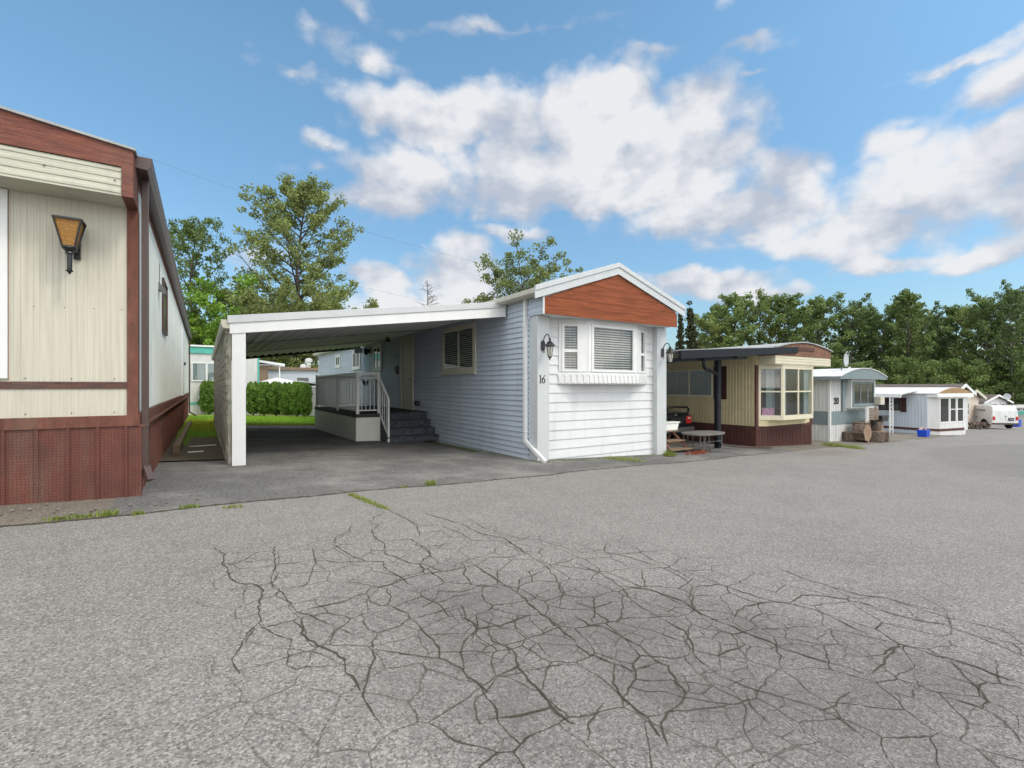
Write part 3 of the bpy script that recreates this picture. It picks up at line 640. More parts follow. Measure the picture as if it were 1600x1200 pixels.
# bare larch behind the carport
def bare():
    x, y = W(668, 46); z = gz(x, y); top = (604 - 438) * 46 / 742
    mb = MB(); mb.tube([(x, y, z - .3), (x + .05, y, (z + top) / 2), (x, y, top)], [.16, .09, .02], 6)
    rs = random.Random(4)
    br = MB()
    for i in range(58):
        t = i / 58; zz = z + (top - z) * (.35 + .63 * t); l = 2.9 * (1 - t) ** .8 + .15; a = rs.uniform(0, 6.28)
        e = (x + math.cos(a) * l, y + math.sin(a) * l, zz + l * rs.uniform(.15, .5)); br.tube([(x, y, zz), e], [.03, .012], 4)
        for k in range(4):
            q = rs.uniform(.3, 1); s = Vector((x, y, zz)).lerp(Vector(e), q); br.tube([s, s + Vector((rs.gauss(0, .3), rs.gauss(0, .3), rs.uniform(0, .4)))], [.014, .008], 3)
    r = thing('bare_tree', 'bare leafless conifer peeping over the carport roof', 'tree', (x, y, z)); mb.build('trunk', 'bark', r); br.build('branches', 'bark', r)
bare()

# clipped shrubs behind the lawn
def shrub_points(seed, w, h, n=6500):
    rs = np.random.RandomState(seed); t = rs.uniform(0, 1, n) ** .8; a = rs.uniform(0, 2 * np.pi, n)
    lump = 1 + .10 * np.sin(a * 3 + t * 9 + seed) + .09 * np.sin(a * 5 - t * 17 + 2 * seed) + .07 * np.sin(a * 2 + t * 23)
    prof = np.clip(np.minimum(1, .55 + t * 2.2) * np.sqrt(np.clip(1 - ((t - .42) / .60) ** 4, 0, 1)), .05, 1) * lump
    r = w / 2 * prof * rs.uniform(.72, 1.03, n)
    return np.stack([np.cos(a) * r, np.sin(a) * r, .10 + t * h * (1 + .04 * np.sin(a * 4 + seed))], 1)
SH = [(326, 24.6, .98, 596, 'clipped cedar shrub standing alone left of the carport wall'), (396, 25.0, 1.0, 598, 'cedar shrub immediately right of the white carport post'),
      (413, 25.0, .95, 598, 'second cedar shrub right of the white carport post'), (431, 25.0, .95, 598, 'third cedar shrub from the carport post'), (448, 24.8, .9, 599, 'middle right cedar shrub below the tent peak'),
      (463, 24.8, .88, 598, 'cedar shrub second from the deck end'), (477, 24.6, .80, 600, 'cedar shrub nearest the deck, with bare stems below')]
shp = []
for i, (px, f, w, ty, lb) in enumerate(SH):
    x, y = W(px, f); z = gz(x, y); h = (604 - ty) * f / 742 - z
    r = thing('cedar_shrub', lb, 'shrub', (x, y, z), group='clipped cedar shrubs behind the lawn'); r.rotation_euler = (0, 0, i * 1.1)
    if i < 3:
        c = quads('foliage', shrub_points(i + 2, .93, 1.7, 7500), .075, 'thuja', r)
        mb = MB(); mb.tube([(0, 0, -.1), (0, 0, 1.2)], [.05, .02], 6); mb.tube([(.0, 0, -.1), (.2, .1, .6)], .02, 5); mb.tube([(.02, 0, -.1), (-.2, .08, .6)], .02, 5); OFF_ = OFF[r.name]; OFF[r.name] = (0, 0, 0)
        t = mb.build('stem', 'bark', r); OFF[r.name] = OFF_; shp.append((c, t))
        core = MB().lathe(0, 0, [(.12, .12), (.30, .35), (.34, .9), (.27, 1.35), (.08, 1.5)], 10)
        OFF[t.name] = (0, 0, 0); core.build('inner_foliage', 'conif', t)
    else:
        for o in shp[i % 3]:
            k = o.copy(); C.objects.link(k); k.parent = r
            for ch in o.children: q = ch.copy(); C.objects.link(q); q.parent = k
    r.scale = (w * .86, w * .86, h / 1.8)

# lawn grass
def blades(name, pts, h, m, w=.012, lean=.5):
    V = []; F = []; rs = random.Random(len(pts))
    for x, y, z in pts:
        a = rs.uniform(0, 6.28); hh = h * rs.uniform(.5, 1.4); ww = w * rs.uniform(.6, 1.4); l = hh * lean * rs.uniform(-1, 1); b = rs.uniform(0, 6.28); n = len(V)
        V += [(x - math.cos(a) * ww, y - math.sin(a) * ww, z), (x + math.cos(a) * ww, y + math.sin(a) * ww, z), (x + math.cos(b) * l, y + math.sin(b) * l, z + hh)]; F.append((n, n + 1, n + 2))
    me = bpy.data.meshes.new(name); me.from_pydata(V, [], F); me.materials.append(M[m]); o = bpy.data.objects.new(name, me); C.objects.link(o); return o
def scatter(n, rects, seed=1):
    rs = random.Random(seed); out = []; ar = [(a1 - a0) * (b1 - b0) for a0, a1, b0, b1 in rects]
    for _ in range(n):
        a0, a1, b0, b1 = rs.choices(rects, ar)[0]; x, y = rs.uniform(a0, a1), rs.uniform(b0, b1); out.append((x, y, gz(x, y) - .01))
    return out
struct(blades('lawn_grass', scatter(26000, [(-.55, .28, 13.7, 19.4), (-.6, 6, 19.5, 27)]), .075, 'grassb', .014), 'stuff')
struct(blades('yellow_flowering_grass', scatter(1400, [(-.5, .6, 15.5, 22)], 5), .11, 'flower', .02), 'stuff')
struct(blades('dry_grass_edge', scatter(2600, [(.4, 6, 19.2, 19.9)], 9), .06, 'weed', .02), 'stuff')

def tuft(label, px, py, n, spread, h, m='weed', line=None):
    pts = []; rs = random.Random(int(px))
    c = onroad(px, py)
    for _ in range(n):
        if line: q = onroad(*line); t = rs.random(); x, y = c[0] + (q[0] - c[0]) * t + rs.gauss(0, spread), c[1] + (q[1] - c[1]) * t + rs.gauss(0, spread)
        else: x, y = c[0] + max(-1.5, min(1.5, rs.gauss(0, 1))) * spread, c[1] + max(-1.5, min(1.5, rs.gauss(0, 1))) * spread * .6
        pts.append((x, y, gz(x, y) - .005))
    o = blades('weed_tuft', pts, h, m, .006, .8)
    me = o.data
    for v in me.vertices: v.co -= Vector((c[0], c[1], gz(*c)))
    o.location = (c[0], c[1], gz(*c)); tag(o, label, 'weeds', 'weeds growing from the paving')
tuft('strip of green weeds growing out of the road joint', 546, 773, 420, .018, .035, 'weed', (604, 796))
tuft('small green tuft on the seam between drive and road', 673, 757, 150, .035, .06)
tuft('tiny tuft on the seam left of the larger green one', 632, 761, 50, .03, .03)
tuft('green tuft in the gravel below the downspout corner', 296, 793, 130, .05, .035)
tuft('brownish weed patch right of the downspout corner', 364, 793, 90, .05, .03, 'weed')
tuft('tuft of dry weeds in front of the skirting corner', 216, 804, 90, .03, .04)
tuft('dry brown weed clump in front of the pegged skirting', 168, 804, 130, .045, .045)
tuft('flat line of weeds along the gravel at lower left', 78, 812, 220, .03, .03, 'weed', (150, 806))
tuft('weeds at the foot of the white home near the road', 950, 716, 420, .08, .05, 'weed', (1000, 720))
tuft('leafy weeds beside the white pilaster and plant stand', 1047, 712, 220, .09, .12, 'weed')
tuft('weeds along the verge right of the brown skirting', 1290, 695, 900, .10, .10, 'weed', (1345, 702))
tuft('tall weeds against the off-white skirting', 1300, 684, 110, .12, .3, 'grassb')
tuft('yellowing weeds beside the log pile', 1372, 686, 160, .2, .12, 'weed')
tuft('weeds along the old timber beside the cream home', 285, 697, 240, .06, .16, 'grassb', (296, 672))

# ------------------------------------------------------------------ cream home at left
def cream_home():
    X, Y = -.58, 6.37
    h = thing('mobile_home', 'cream streaked mobile home with red-brown trim and pegged brown skirting, at far left', 'mobile home', (X, Y, gz(X, Y)), group='mobile homes')
    o = (X, Y); u = (-1, 0); n = (0, -1)          # front wall frame, u to the left
    Wd = 3.75
    w = MB().box(X - Wd, X - .01, Y, 26, -.42, 2.12); ribs(w, o, u, n, .1, Wd - .1, -.28, -.03, .045, .012, .004); ribs(w, o, u, n, .1, Wd - .1, .055, 1.86, .045, .012, .004)
    w_ = MB().box(X - .0099, X - .004, Y + .062, 26, -.27, 2.1); ribs(w_, (X - .004, Y), (0, 1), (1, 0), .15, 19.5, -.26, 2.1, .12, .03, .005); w_.build('side_panelling', 'creamside', h)
    w.build('wall', 'cream', h)
    # overhanging front band
    b = MB().box(X - Wd, X - .092, 5.985, Y - .002, 1.866, 2.146)
    for i in range(4): b.box(X - Wd, X - .094, 5.978, 5.986, 1.89 + i * .07, 1.925 + i * .07)
    b.build('front_band', 'creamh', h, bev=.004)
    MB().prism([(X - .003, 1.90), (X - .003, 2.32), (X - Wd / 2, 2.32 + .13 * Wd / 2), (X - Wd, 2.32), (X - Wd, 2.148), (X - .092, 2.148), (X - .092, 1.862), (X - .003, 1.862)], 'y', 5.965, 5.984).build('gable_board', 'brownboard', h)
    MB().prism([(X - .002, 2.30), (X + .0, 2.322), (X - Wd / 2, 2.325 + .13 * Wd / 2), (X - Wd, 2.322), (X - Wd, 2.2)], 'y', 5.986, 6.36).build('gable_fill', 'brown', h)
    c = MB().box(X - .09, X + .003, 5.986, Y - .021, 1.855, 2.30); c.build('overhang_corner_trim', 'brown', h, bev=.003)
    # roof skin and flashing
    MB().prism([(X + .02, 2.322), (X + .02, 2.345), (X - Wd / 2, 2.35 + .13 * Wd / 2), (X - Wd - .05, 2.345), (X - Wd - .05, 2.322), (X - Wd / 2, 2.327 + .13 * Wd / 2)], 'y', 5.94, 26.1).build('roof', 'roofmetal', h)
    MB().prism([(X - .01, 2.1), (X + .0, 2.32), (X - Wd / 2, 2.325 + .13 * Wd / 2), (X - Wd, 2.32), (X - Wd, 2.1)], 'y', 6.365, 26).build('roof_edge', 'brown', h)
    t = MB()
    t.box(X - .092, X + .004, Y - .02, Y + .06, -.30, 1.862)
    t.build('corner_trim', 'brown', h, bev=.004)
    MB().box(X - Wd, X - .094, Y - .016, Y, -.022, .048).build('middle_trim', 'oldband', h, bev=.003)
    MB().box(X - Wd, X + .012, Y - .028, Y - .0, -.415, -.30).build('bottom_trim', 'brown', h, bev=.004)
    MB().box(X - .008, X + .02, Y + .001, 26.02, -.40, -.28).box(X - .008, X + .055, Y - .02, 26.02, -.425, -.402).build('side_ledge', 'brown', h)
    s = MB(); g0 = gz(X - Wd, Y) - .3
    s.box(X - Wd, X - .002, Y - .010, Y + .02, -1.5, -.416)
    for i in range(17): s.box(X - .10 - i * .225 - .012, X - .10 - i * .225 + .012, Y - .026, Y - .0101, -1.5, -.417)
    s.box(X - .03, X + .03, Y - .014, Y + .03, -1.5, -.427)
    s.build('front_skirting', 'peg', h)
    s = MB().box(X - .03, X - .0, Y + .03, 26, -1.7, -.426)
    for i in range(86): s.box(X - .0, X + .010, 6.5 + i * .225, 6.525 + i * .225, -1.7, -.428)
    s.build('side_skirting', 'brown', h)
    # gutter under the eave and downspout
    gpr = [(X + .0, 2.21), (X + .10, 2.20), (X + .13, 2.24), (X + .14, 2.33), (X + .0, 2.33)]
    MB().prism(gpr, 'y', 6.08, 26.05).build('gutter', 'gutterbrown', h, bev=.003)
    d = MB().box(X + .025, X + .085, Y + .0, Y + .075, -.88, 2.21)
    for i in (-.018, .0, .018): d.box(X + .052 + i - .004, X + .052 + i + .004, Y - .005, Y + .0, -.85, 2.18)
    d.bar((X + .055, Y + .035, -.86), (X + .10, Y - .03, -1.0), .062, .075)
    d.box(X + .0, X + .09, Y - .008, Y + .08, -.43, -.40)
    d.build('downspout', 'gutterbrown', h, bev=.003)
    MB().box(X + .01, X + .07, 26.02, 26.09, -1.2, 2.2).bar((X + .04, 26.05, -1.15), (X + .3, 26, -1.33), .06).build('rear_downspout', 'gutterbrown', h)
    window(h, (X, Y - .001), u, n, .971, 2.4, .075, 1.86, .056, .03, name='front_window', glass='darkglass')
    MB().box(X - .975, X - .967, Y - .006, Y + .001, .06, 1.86).build('yellowed_caulk', 'tan', h)
    so_, su, sn = (X - .001, 0), (0, 1), (1, 0)
    window(h, so_, su, sn, 9.75, 10.7, .92, 1.81, .04, .035, fm='gutterbrown', name='side_window')
    dd = MB().fbox(so_, su, sn, 18.1, 19.05, .0, .04, -.28, 1.84).build('side_door', 'whitetrim', h, bev=.004)
    MB().fbox(so_, su, sn, 18.95, 18.99, .04, .09, .7, .8).build('handle', 'black', dd)
    v = MB(); v.prism([(X - .0, 1.48), (X + .09, 1.44), (X + .09, 1.50), (X - .0, 1.60)], 'y', 9.0, 9.18); v.bar((X + .01, 9.1, 1.55), (X + .01, 9.1, 1.9), .01); v.build('vent_hood', 'pipe', h)
    # nails in the panels
    q = MB()
    for i in range(9):
        for z in (.075, -.27): q.box(X - .2 - i * .33, X - .19 - i * .33, Y - .008, Y - .003, z, z + .01)
    for i in range(5): q.box(X - .15 - i * .5, X - .138 - i * .5, 5.97, 5.979, 2.0 + .02 * (i % 2), 2.012 + .02 * (i % 2))
    for i in range(5): q.box(X - .14 - i * .22, X - .132 - i * .22, Y - .008, Y - .003, .80 - .01 * i, .808 - .01 * i)
    q.build('nail_heads', 'gutterbrown', h)['kind'] = 'stuff'
cream_home()
# coach lantern hanging on the cream wall
def lantern():
    cx, cy = -1.085, 6.17
    t = thing('wall_lantern', 'black coach lantern with amber panes on the cream wall', 'lantern', (cx, cy, 1.12))
    zt, zb, wt, wb = 1.60, 1.345, .10, .046
    fr = MB(); cor = [(-1, -1), (1, -1), (1, 1), (-1, 1)]
    for i, (a, b) in enumerate(cor):
        fr.bar((cx + a * wt, cy + b * wt, zt), (cx + a * wb, cy + b * wb, zb), .014)
        c, d_ = cor[(i + 1) % 4]
        fr.bar((cx + a * wt, cy + b * wt, zt), (cx + c * wt, cy + d_ * wt, zt), .018); fr.bar((cx + a * wb, cy + b * wb, zb), (cx + c * wb, cy + d_ * wb, zb), .016)
    fr.prism([(cx - wt, cy - wt), (cx + wt, cy - wt), (cx + wt, cy + wt), (cx - wt, cy + wt)], 'z', zt + .006, zt + .012)
    fr.build('frame', 'black', t)
    g = MB()
    for i, (a, b) in enumerate(cor):
        c, d_ = cor[(i + 1) % 4]; k = .93
        g.add([(cx + a * wb * k, cy + b * wb * k, zb), (cx + c * wb * k, cy + d_ * wb * k, zb), (cx + c * wt * k, cy + d_ * wt * k, zt), (cx + a * wt * k, cy + b * wt * k, zt)], [(0, 1, 2, 3)])
    g.build('amber_panes', 'amber', t)
    s = MB().lathe(cx, cy, [(.055, 1.345), (.06, 1.335), (.045, 1.315), (.03, 1.30), (.036, 1.285), (.02, 1.275), (.02, 1.14), (.018, 1.13), (.032, 1.118), (.012, 1.10), (.002, 1.08)][::-1], 10)
    s.build('stem', 'black', t)
    MB().box(cx + .0, cx + .05, 6.335, 6.366, 1.27, 1.44).bar((cx + .02, 6.2, 1.32), (cx + .03, 6.35, 1.34), .02).build('wall_plate', 'black', t)
lantern()

# ------------------------------------------------------------------ home number 16
XA, XB, YF, YR = 5.32, 9.02, 7.45, 27.7
def text_mesh(mb, txt, size, place, bold=.0, depth=.004):
    cu = bpy.data.curves.new('t', 'FONT'); cu.body = txt; cu.size = size; cu.offset = bold; cu.extrude = depth
    o = bpy.data.objects.new('t', cu); C.objects.link(o); bpy.context.view_layer.update()
    me = o.evaluated_get(bpy.context.evaluated_depsgraph_get()).to_mesh()
    mb.add([place(v.co) for v in me.vertices], [tuple(p.vertices) for p in me.polygons]); bpy.data.objects.remove(o)
def home16():
    h = thing('mobile_home', 'white fronted mobile home with blue-grey side siding, red cedar gable and numeral 16', 'mobile home', (XA, YF, gz(XA, YF)), group='mobile homes')
    fo, fu, fn = (XA, YF), (1, 0), (0, -1); so_, su, sn = (XA, 0), (0, 1), (-1, 0)
    body = MB().box(XA + .002, XB - .002, YF + .01, YR, -2.1, 1.70)
    body.build('inner_wall', 'white', h)
    s = MB(); lap(s, so_, su, sn, 7.53, YR, -1.75, 1.72, .105, .024)
    s.build('side_siding', 'blue', h)
    s = MB(); s.box(XA - .022, XA + .002, YR - .09, YR + .01, -1.8, 1.7).build('rear_corner_trim', 'whitetrim', h)
    s = MB(); lap(s, fo, fu, fn, .28, 3.38, -1.8, 1.36, .186, .02); s.build('front_siding', 'white', h)
    s = MB(); ov = (5.30, 0); s.box(5.302, 8.97, 7.005, 7.449, 1.36, 1.72); s.build('overhang_box', 'white', h)
    s = MB(); lap(s, ov, su, sn, 7.0, 7.529, 1.36, 1.72, .105, .014); s.build('overhang_siding', 'blue', h)
    # pilasters
    for i, (a, b) in enumerate(((5.318, 5.60), (8.70, 9.021))):
        p = MB().box(a, b, 7.30, 7.53 if i == 0 else 7.5, gz(a, 7.3) - .1 * 0 - .02, 1.358).build('pilaster', 'greytrim', h, bev=.006)
    # perforated corner strip beside the pilaster
    q = MB().box(5.296, 5.318, 7.531, 7.60, -1.5, 1.36)
    q.build('corner_strip', 'blue', h)
    q = MB()
    for i in range(27): q.box(5.2945, 5.2965, 7.55, 7.565, -1.35 + i * .1, -1.31 + i * .1)
    q.build('corner_strip_slots', 'dark', h)['kind'] = 'stuff'
    # gable: cedar boards
    gb = MB(); zs = [1.34, 1.50, 1.66, 1.82, 1.98, 2.14, 2.31]
    def xl(z): return 5.24 if z <= 1.64 else 5.24 + (z - 1.64) / .66 * 1.87
    def xr(z): return 8.98 if z <= 1.64 else 8.98 - (z - 1.64) / .66 * 1.87
    for i, (a, b) in enumerate(zip(zs[:-1], zs[1:])):
        b2 = min(b - .004, 2.30); pts = [(xl(a), a), (xr(a), a)]
        if a < 1.64 < b2: pts += [(8.98, 1.64), (xr(b2), b2), (xl(b2), b2), (5.24, 1.64)]
        else: pts += [(xr(b2), b2), (xl(b2), b2)]
        gb.prism(pts, 'y', 6.975 + .003 * (i % 2), 6.998)
    gb.build('gable_board', 'cedar', h)
    MB().box(5.212, 5.238, 6.97, 7.0, 1.335, 1.66).build('gable_end_trim', 'whitetrim', h)
    MB().prism([(5.24, 1.36), (5.24, 1.64), (7.11, 2.3), (8.98, 1.64), (8.98, 1.36)], 'y', 6.9985, 7.004).build('gable_backing', 'white', h)
    def chev(z0, z1, y0, y1):
        tl, pk, tr = (5.01, 1.83), (7.11, 2.53), (9.22, 1.83)
        return MB().prism([(tl[0], tl[1] + z0), (pk[0], pk[1] + z0), (tr[0], tr[1] + z0), (tr[0], tr[1] + z1), (pk[0], pk[1] + z1), (tl[0], tl[1] + z1)], 'y', y0, y1)
    chev(-.24, -.09, 6.94, 6.97).build('fascia', 'greytrim', h, bev=.004)
    chev(-.095, 0., 6.92, 6.972).build('fascia_cap', 'greytrim', h, bev=.004)
    MB().prism([(5.03, 1.755), (5.03, 1.80), (7.11, 2.50), (9.2, 1.80), (9.2, 1.755), (7.11, 2.455)], 'y', 6.9725, YR + .1).build('roof', 'roofmetal', h)
    MB().prism([(5.31, 1.70), (5.31, 1.83), (7.11, 2.44), (9.0, 1.83), (9.0, 1.70)], 'y', 7.02, YR).build('roof_filling', 'greytrim', h)
    MB().prism([(5.09, 1.68), (5.03, 1.71), (5.02, 1.79), (5.15, 1.79), (5.15, 1.68)], 'y', 6.985, YR + .1).box(5.15, 5.31, 6.99, YR, 1.695, 1.715).build('gutter', 'beige', h, bev=.003)
    # downspout with shoe
    d = MB(); d.box(5.235, 5.298, 7.60, 7.675, -1.08, 1.70); d.bar((5.266, 7.64, -1.06), (5.30, 7.03, -1.40), .062, .075)
    for z in (1.15, -.9): d.box(5.228, 5.304, 7.593, 7.682, z, z + .03)
    d.build('downspout', 'whitetrim', h, bev=.006)
    # bay window
    BY = 7.18; c = [(5.93, 7.43), (6.48, BY), (7.90, BY), (8.47, 7.43)]
    bay = MB()
    def wallseg(mb, a, b, z0, z1, t=.03):
        ux, uy = b[0] - a[0], b[1] - a[1]; l = math.hypot(ux, uy); ux /= l; uy /= l
        mb.fbox(a, (ux, uy), (uy, -ux), 0, l, -t, 0, z0, z1); return (ux, uy), (uy, -ux), l
    bayo = MB(); wallseg(bayo, c[0], c[1], 1.25, 1.357); wallseg(bayo, c[1], c[2], 1.25, 1.357); wallseg(bayo, c[2], c[3], 1.25, 1.357)
    wallseg(bayo, c[0], c[1], .08, .30); wallseg(bayo, c[1], c[2], .08, .30); wallseg(bayo, c[2], c[3], .08, .30)
    bayo.prism([(x, y) for x, y in c], 'z', .07, .09)
    bw = bayo.build('bay', 'white', h)
    def sash(a, b, u0, u1, bars):
        ux, uy = b[0] - a[0], b[1] - a[1]; l = math.hypot(ux, uy); u = (ux / l, uy / l); n = (u[1], -u[0])
        f = MB(); z0, z1 = .30, 1.25; fw = .058
        f.fbox(a, u, n, 0.003, u0, -.03, .012, z0, z1); f.fbox(a, u, n, u1, l - .003, -.03, .012, z0, z1)
        f.fbox(a, u, n, u0, u0 + fw, -.025, .026, z0, z1); f.fbox(a, u, n, u1 - fw, u1, -.025, .026, z0, z1)
        f.fbox(a, u, n, u0 + fw, u1 - fw, -.025, .024, z0, z0 + .045); f.fbox(a, u, n, u0 + fw, u1 - fw, -.025, .024, z1 - .045, z1)
        for z in bars: f.fbox(a, u, n, u0 + fw, u1 - fw, -.025, .02, z - .03, z + .03)
        w = f.build('window', 'whitetrim', bw, bev=.003)
        w.parent = h
        MB().fbox(a, u, n, u0 + fw - .004, u1 - fw + .004, -.012, -.008, z0 + .04, z1 - .04).build('pane', 'glass', w)
        bl = MB(); z = z0 + .05
        while z < z1 - .05:
            v = []
            for uu in (u0 + fw - .002, u1 - fw + .002):
                for nn, zz in ((-.058, z + .014), (-.036, z - .004), (-.036, z + .002), (-.058, z + .019)):
                    v.append((a[0] + u[0] * uu + n[0] * nn, a[1] + u[1] * uu + n[1] * nn, zz))
            bl.add(v, [(0, 1, 2, 3), (7, 6, 5, 4), (0, 4, 5, 1), (1, 5, 6, 2), (2, 6, 7, 3), (3, 7, 4, 0)]); z += .050
        for q in ((u0 + u1) / 2, u0 + (u1 - u0) * .25, u0 + (u1 - u0) * .75): bl.fbox(a, u, n, q - .002, q + .002, -.035, -.033, z0 + .04, z1 - .04)
        bl.build('blind', 'blind', w)
        return w
    sash(c[0], c[1], .06, .44, (.715,)); sash(c[1], c[2], .09, 1.34, ()); sash(c[2], c[3], .16, .54, (.715,))
    MB().box(5.96, 8.44, 7.425, 7.4285, .1, 1.35).build('room_shade', 'dark', h)
    # scalloped planter trim under the bay
    pl = MB()
    c2 = [(5.90, 7.43), (6.46, BY - .045), (7.92, BY - .045), (8.50, 7.43)]
    for a, b in zip(c2[:-1], c2[1:]):
        wallseg(pl, a, b, .055, .27)
        ux, uy = b[0] - a[0], b[1] - a[1]; l = math.hypot(ux, uy); ux /= l; uy /= l
        k = max(3, round(l / .125))
        for i in range(k):
            q = (i + .5) * l / k; pl.fbox(a, (ux, uy), (uy, -ux), q - .036, q + .036, 0, .016, .075, .215); pl.fbox(a, (ux, uy), (uy, -ux), q - .058, q + .058, 0, .010, .215, .262)
    pl.prism(c2, 'z', .05, .066); pl.build('scalloped_trim', 'whitetrim', h, bev=.003)
    # side windows and door
    so2 = (XA - .022, 0)
    window(h, so2, su, sn, 9.67, 11.5, .33, 1.50, .13, .04, muls=((10.55, .06),), fm='beige', glass='glass', fill='blind', name='side_window', sill=True)
    window(h, so2, su, sn, 16.6, 17.6, .58, 1.53, .13, .04, muls=((17.1, .06),), fm='whitetrim', name='side_window', sill=True)
    window(h, so2, su, sn, 19.3, 20.5, .70, 1.50, .13, .04, muls=((19.9, .06),), fm='whitetrim', name='side_window')
    window(h, so2, su, sn, 22.7, 23.6, .88, 1.50, .13, .04, muls=((23.15, .06),), fm='whitetrim', name='side_window')
    f = MB(); f.fbox(so2, su, sn, 13.55, 13.70, 0, .05, -.70, 1.56); f.fbox(so2, su, sn, 14.5, 14.7, 0, .05, -.70, 1.56); f.fbox(so2, su, sn, 13.70, 14.5, 0, .048, 1.40, 1.56); f.fbox(so2, su, sn, 13.7, 14.5, 0, .07, -.70, -.66)
    f.build('door_frame', 'beige', h, bev=.004)
    dr = MB().fbox(so2, su, sn, 13.702, 14.498, .002, .03, -.658, 1.398); dr = dr.build('door', 'beige', h)
    MB().lathe(XA - .075, 13.78, [(.02, .22), (.032, .235), (.032, .26), (.02, .275)], 8).build('door_knob', 'steel', dr)
    MB().box(XA - .12, XA - .017, 14.93, 15.07, .40, .66).lathe(XA - .10, 15.0, [(.05, .48), (.055, .5), (.055, .6), (.03, .63)], 10).build('meter_box', 'pipe', h)
    MB().lathe(XA - .05, 13.2, [(.06, -.56), (.09, -.54), (.09, -.44), (.06, -.42)], 12).build('dryer_vent', 'black', h)
    # numeral 16
    nm = MB()
    def pl2(v): return (5.425 + v.x, 7.2955 - v.z, .045 + v.y)
    cu = MB()
    def stroke(pts, ws):
        n = len(pts); L2 = []; R2 = []
        for i, (x, z) in enumerate(pts):
            a = pts[max(0, i - 1)]; b = pts[min(n - 1, i + 1)]; dx, dz = b[0] - a[0], b[1] - a[1]; l = math.hypot(dx, dz) or 1
            L2.append((x - dz / l * ws[i] / 2, z + dx / l * ws[i] / 2)); R2.append((x + dz / l * ws[i] / 2, z - dx / l * ws[i] / 2))
        for i in range(n - 1): nm.prism([L2[i], L2[i + 1], R2[i + 1], R2[i]], 'y', 7.291, 7.2985)
    x0, z0 = 5.385, .065
    stroke([(x0, z0 + .005), (x0, z0 + .155)], [.017, .017]); stroke([(x0 - .022, z0 + .004), (x0 + .022, z0 + .004)], [.008, .008]); stroke([(x0 - .004, z0 + .152), (x0 - .022, z0 + .134)], [.012, .006])
    x1 = x0 + .068
    pts = []; ws = []
    for i in range(10): t = i / 9; pts.append((x1 + .045 - .075 * math.sin(t * 1.57) , z0 + .155 - t * .085 - .01 * math.sin(t * 3.1))); ws.append(.007 + .010 * t)
    for i in range(1, 19):
        t = i / 18 * 2 * math.pi; pts.append((x1 + .003 - .033 * math.cos(t), z0 + .047 - .045 * math.sin(t) + (.022 * (1 - i / 4) if i < 4 else 0))); ws.append(.010 + .008 * abs(math.cos(t)))
    stroke(pts, ws)
    nm.build('house_number', 'ink', h)
home16()

def sconce(x, label):
    y = 7.30; z = .78
    t = thing('wall_sconce', label, 'wall lamp', (x, y, z), group='lanterns on the white pilasters')
    p = MB().prism([(x - .045, z - .06), (x - .02, z - .10), (x + .02, z - .10), (x + .045, z - .06), (x + .045, z + .06), (x + .02, z + .10), (x - .02, z + .10), (x - .045, z + .06)], 'y', y - .025, y - .001)
    p.build('wall_plate', 'black', t, bev=.004)
    a = MB(); pts = []
    for i in range(14):
        q = i / 13; an = math.pi * (1.0 - q * 1.15); pts.append((x, y - .115 + .095 * math.cos(an) * -1 * -1 if False else y - .02 - .10 * (1 - math.cos(math.pi * q)), z + .02 + .19 * math.sin(math.pi * q * .93)))
    a.tube(pts, .010, 6)
    cur = [(x, y - .22 + .03 * math.cos(k) , z + .10 + .03 * math.sin(k)) for k in [i * .6 for i in range(9)]]
    a.tube(cur, .006, 5); a.tube([(x, y - .02, z - .09), (x, y - .06, z - .12), (x, y - .03, z - .14)], .008, 5)
    a.build('arm', 'black', t)
    cx, cy = x, y - .225
    MB().lathe(cx, cy, [(.004, z + .115), (.018, z + .10), (.014, z + .08), (.055, z + .05), (.05, z + .045), (.10, z - .005), (.105, z - .02), (.075, z - .02), (.07, z - .03)][::-1], 12).build('roof_cap', 'black', t)
    MB().lathe(cx, cy, [(.034, z - .225), (.066, z - .035)], 12).build('glass_shade', 'frost', t)
    c = MB()
    for k in range(6):
        an = k * math.pi / 3; c.bar((cx + .067 * math.cos(an), cy + .067 * math.sin(an), z - .03), (cx + .036 * math.cos(an), cy + .036 * math.sin(an), z - .225), .008)
    c.lathe(cx, cy, [(.003, z - .29), (.014, z - .275), (.008, z - .26), (.02, z - .245), (.04, z - .228), (.04, z - .22)], 12); c.build('cage', 'black', t)
sconce(5.44, 'black wall lantern above the numeral 16 on the left pilaster'); sconce(8.875, 'black wall lantern on the right pilaster beside the neighbouring awning')

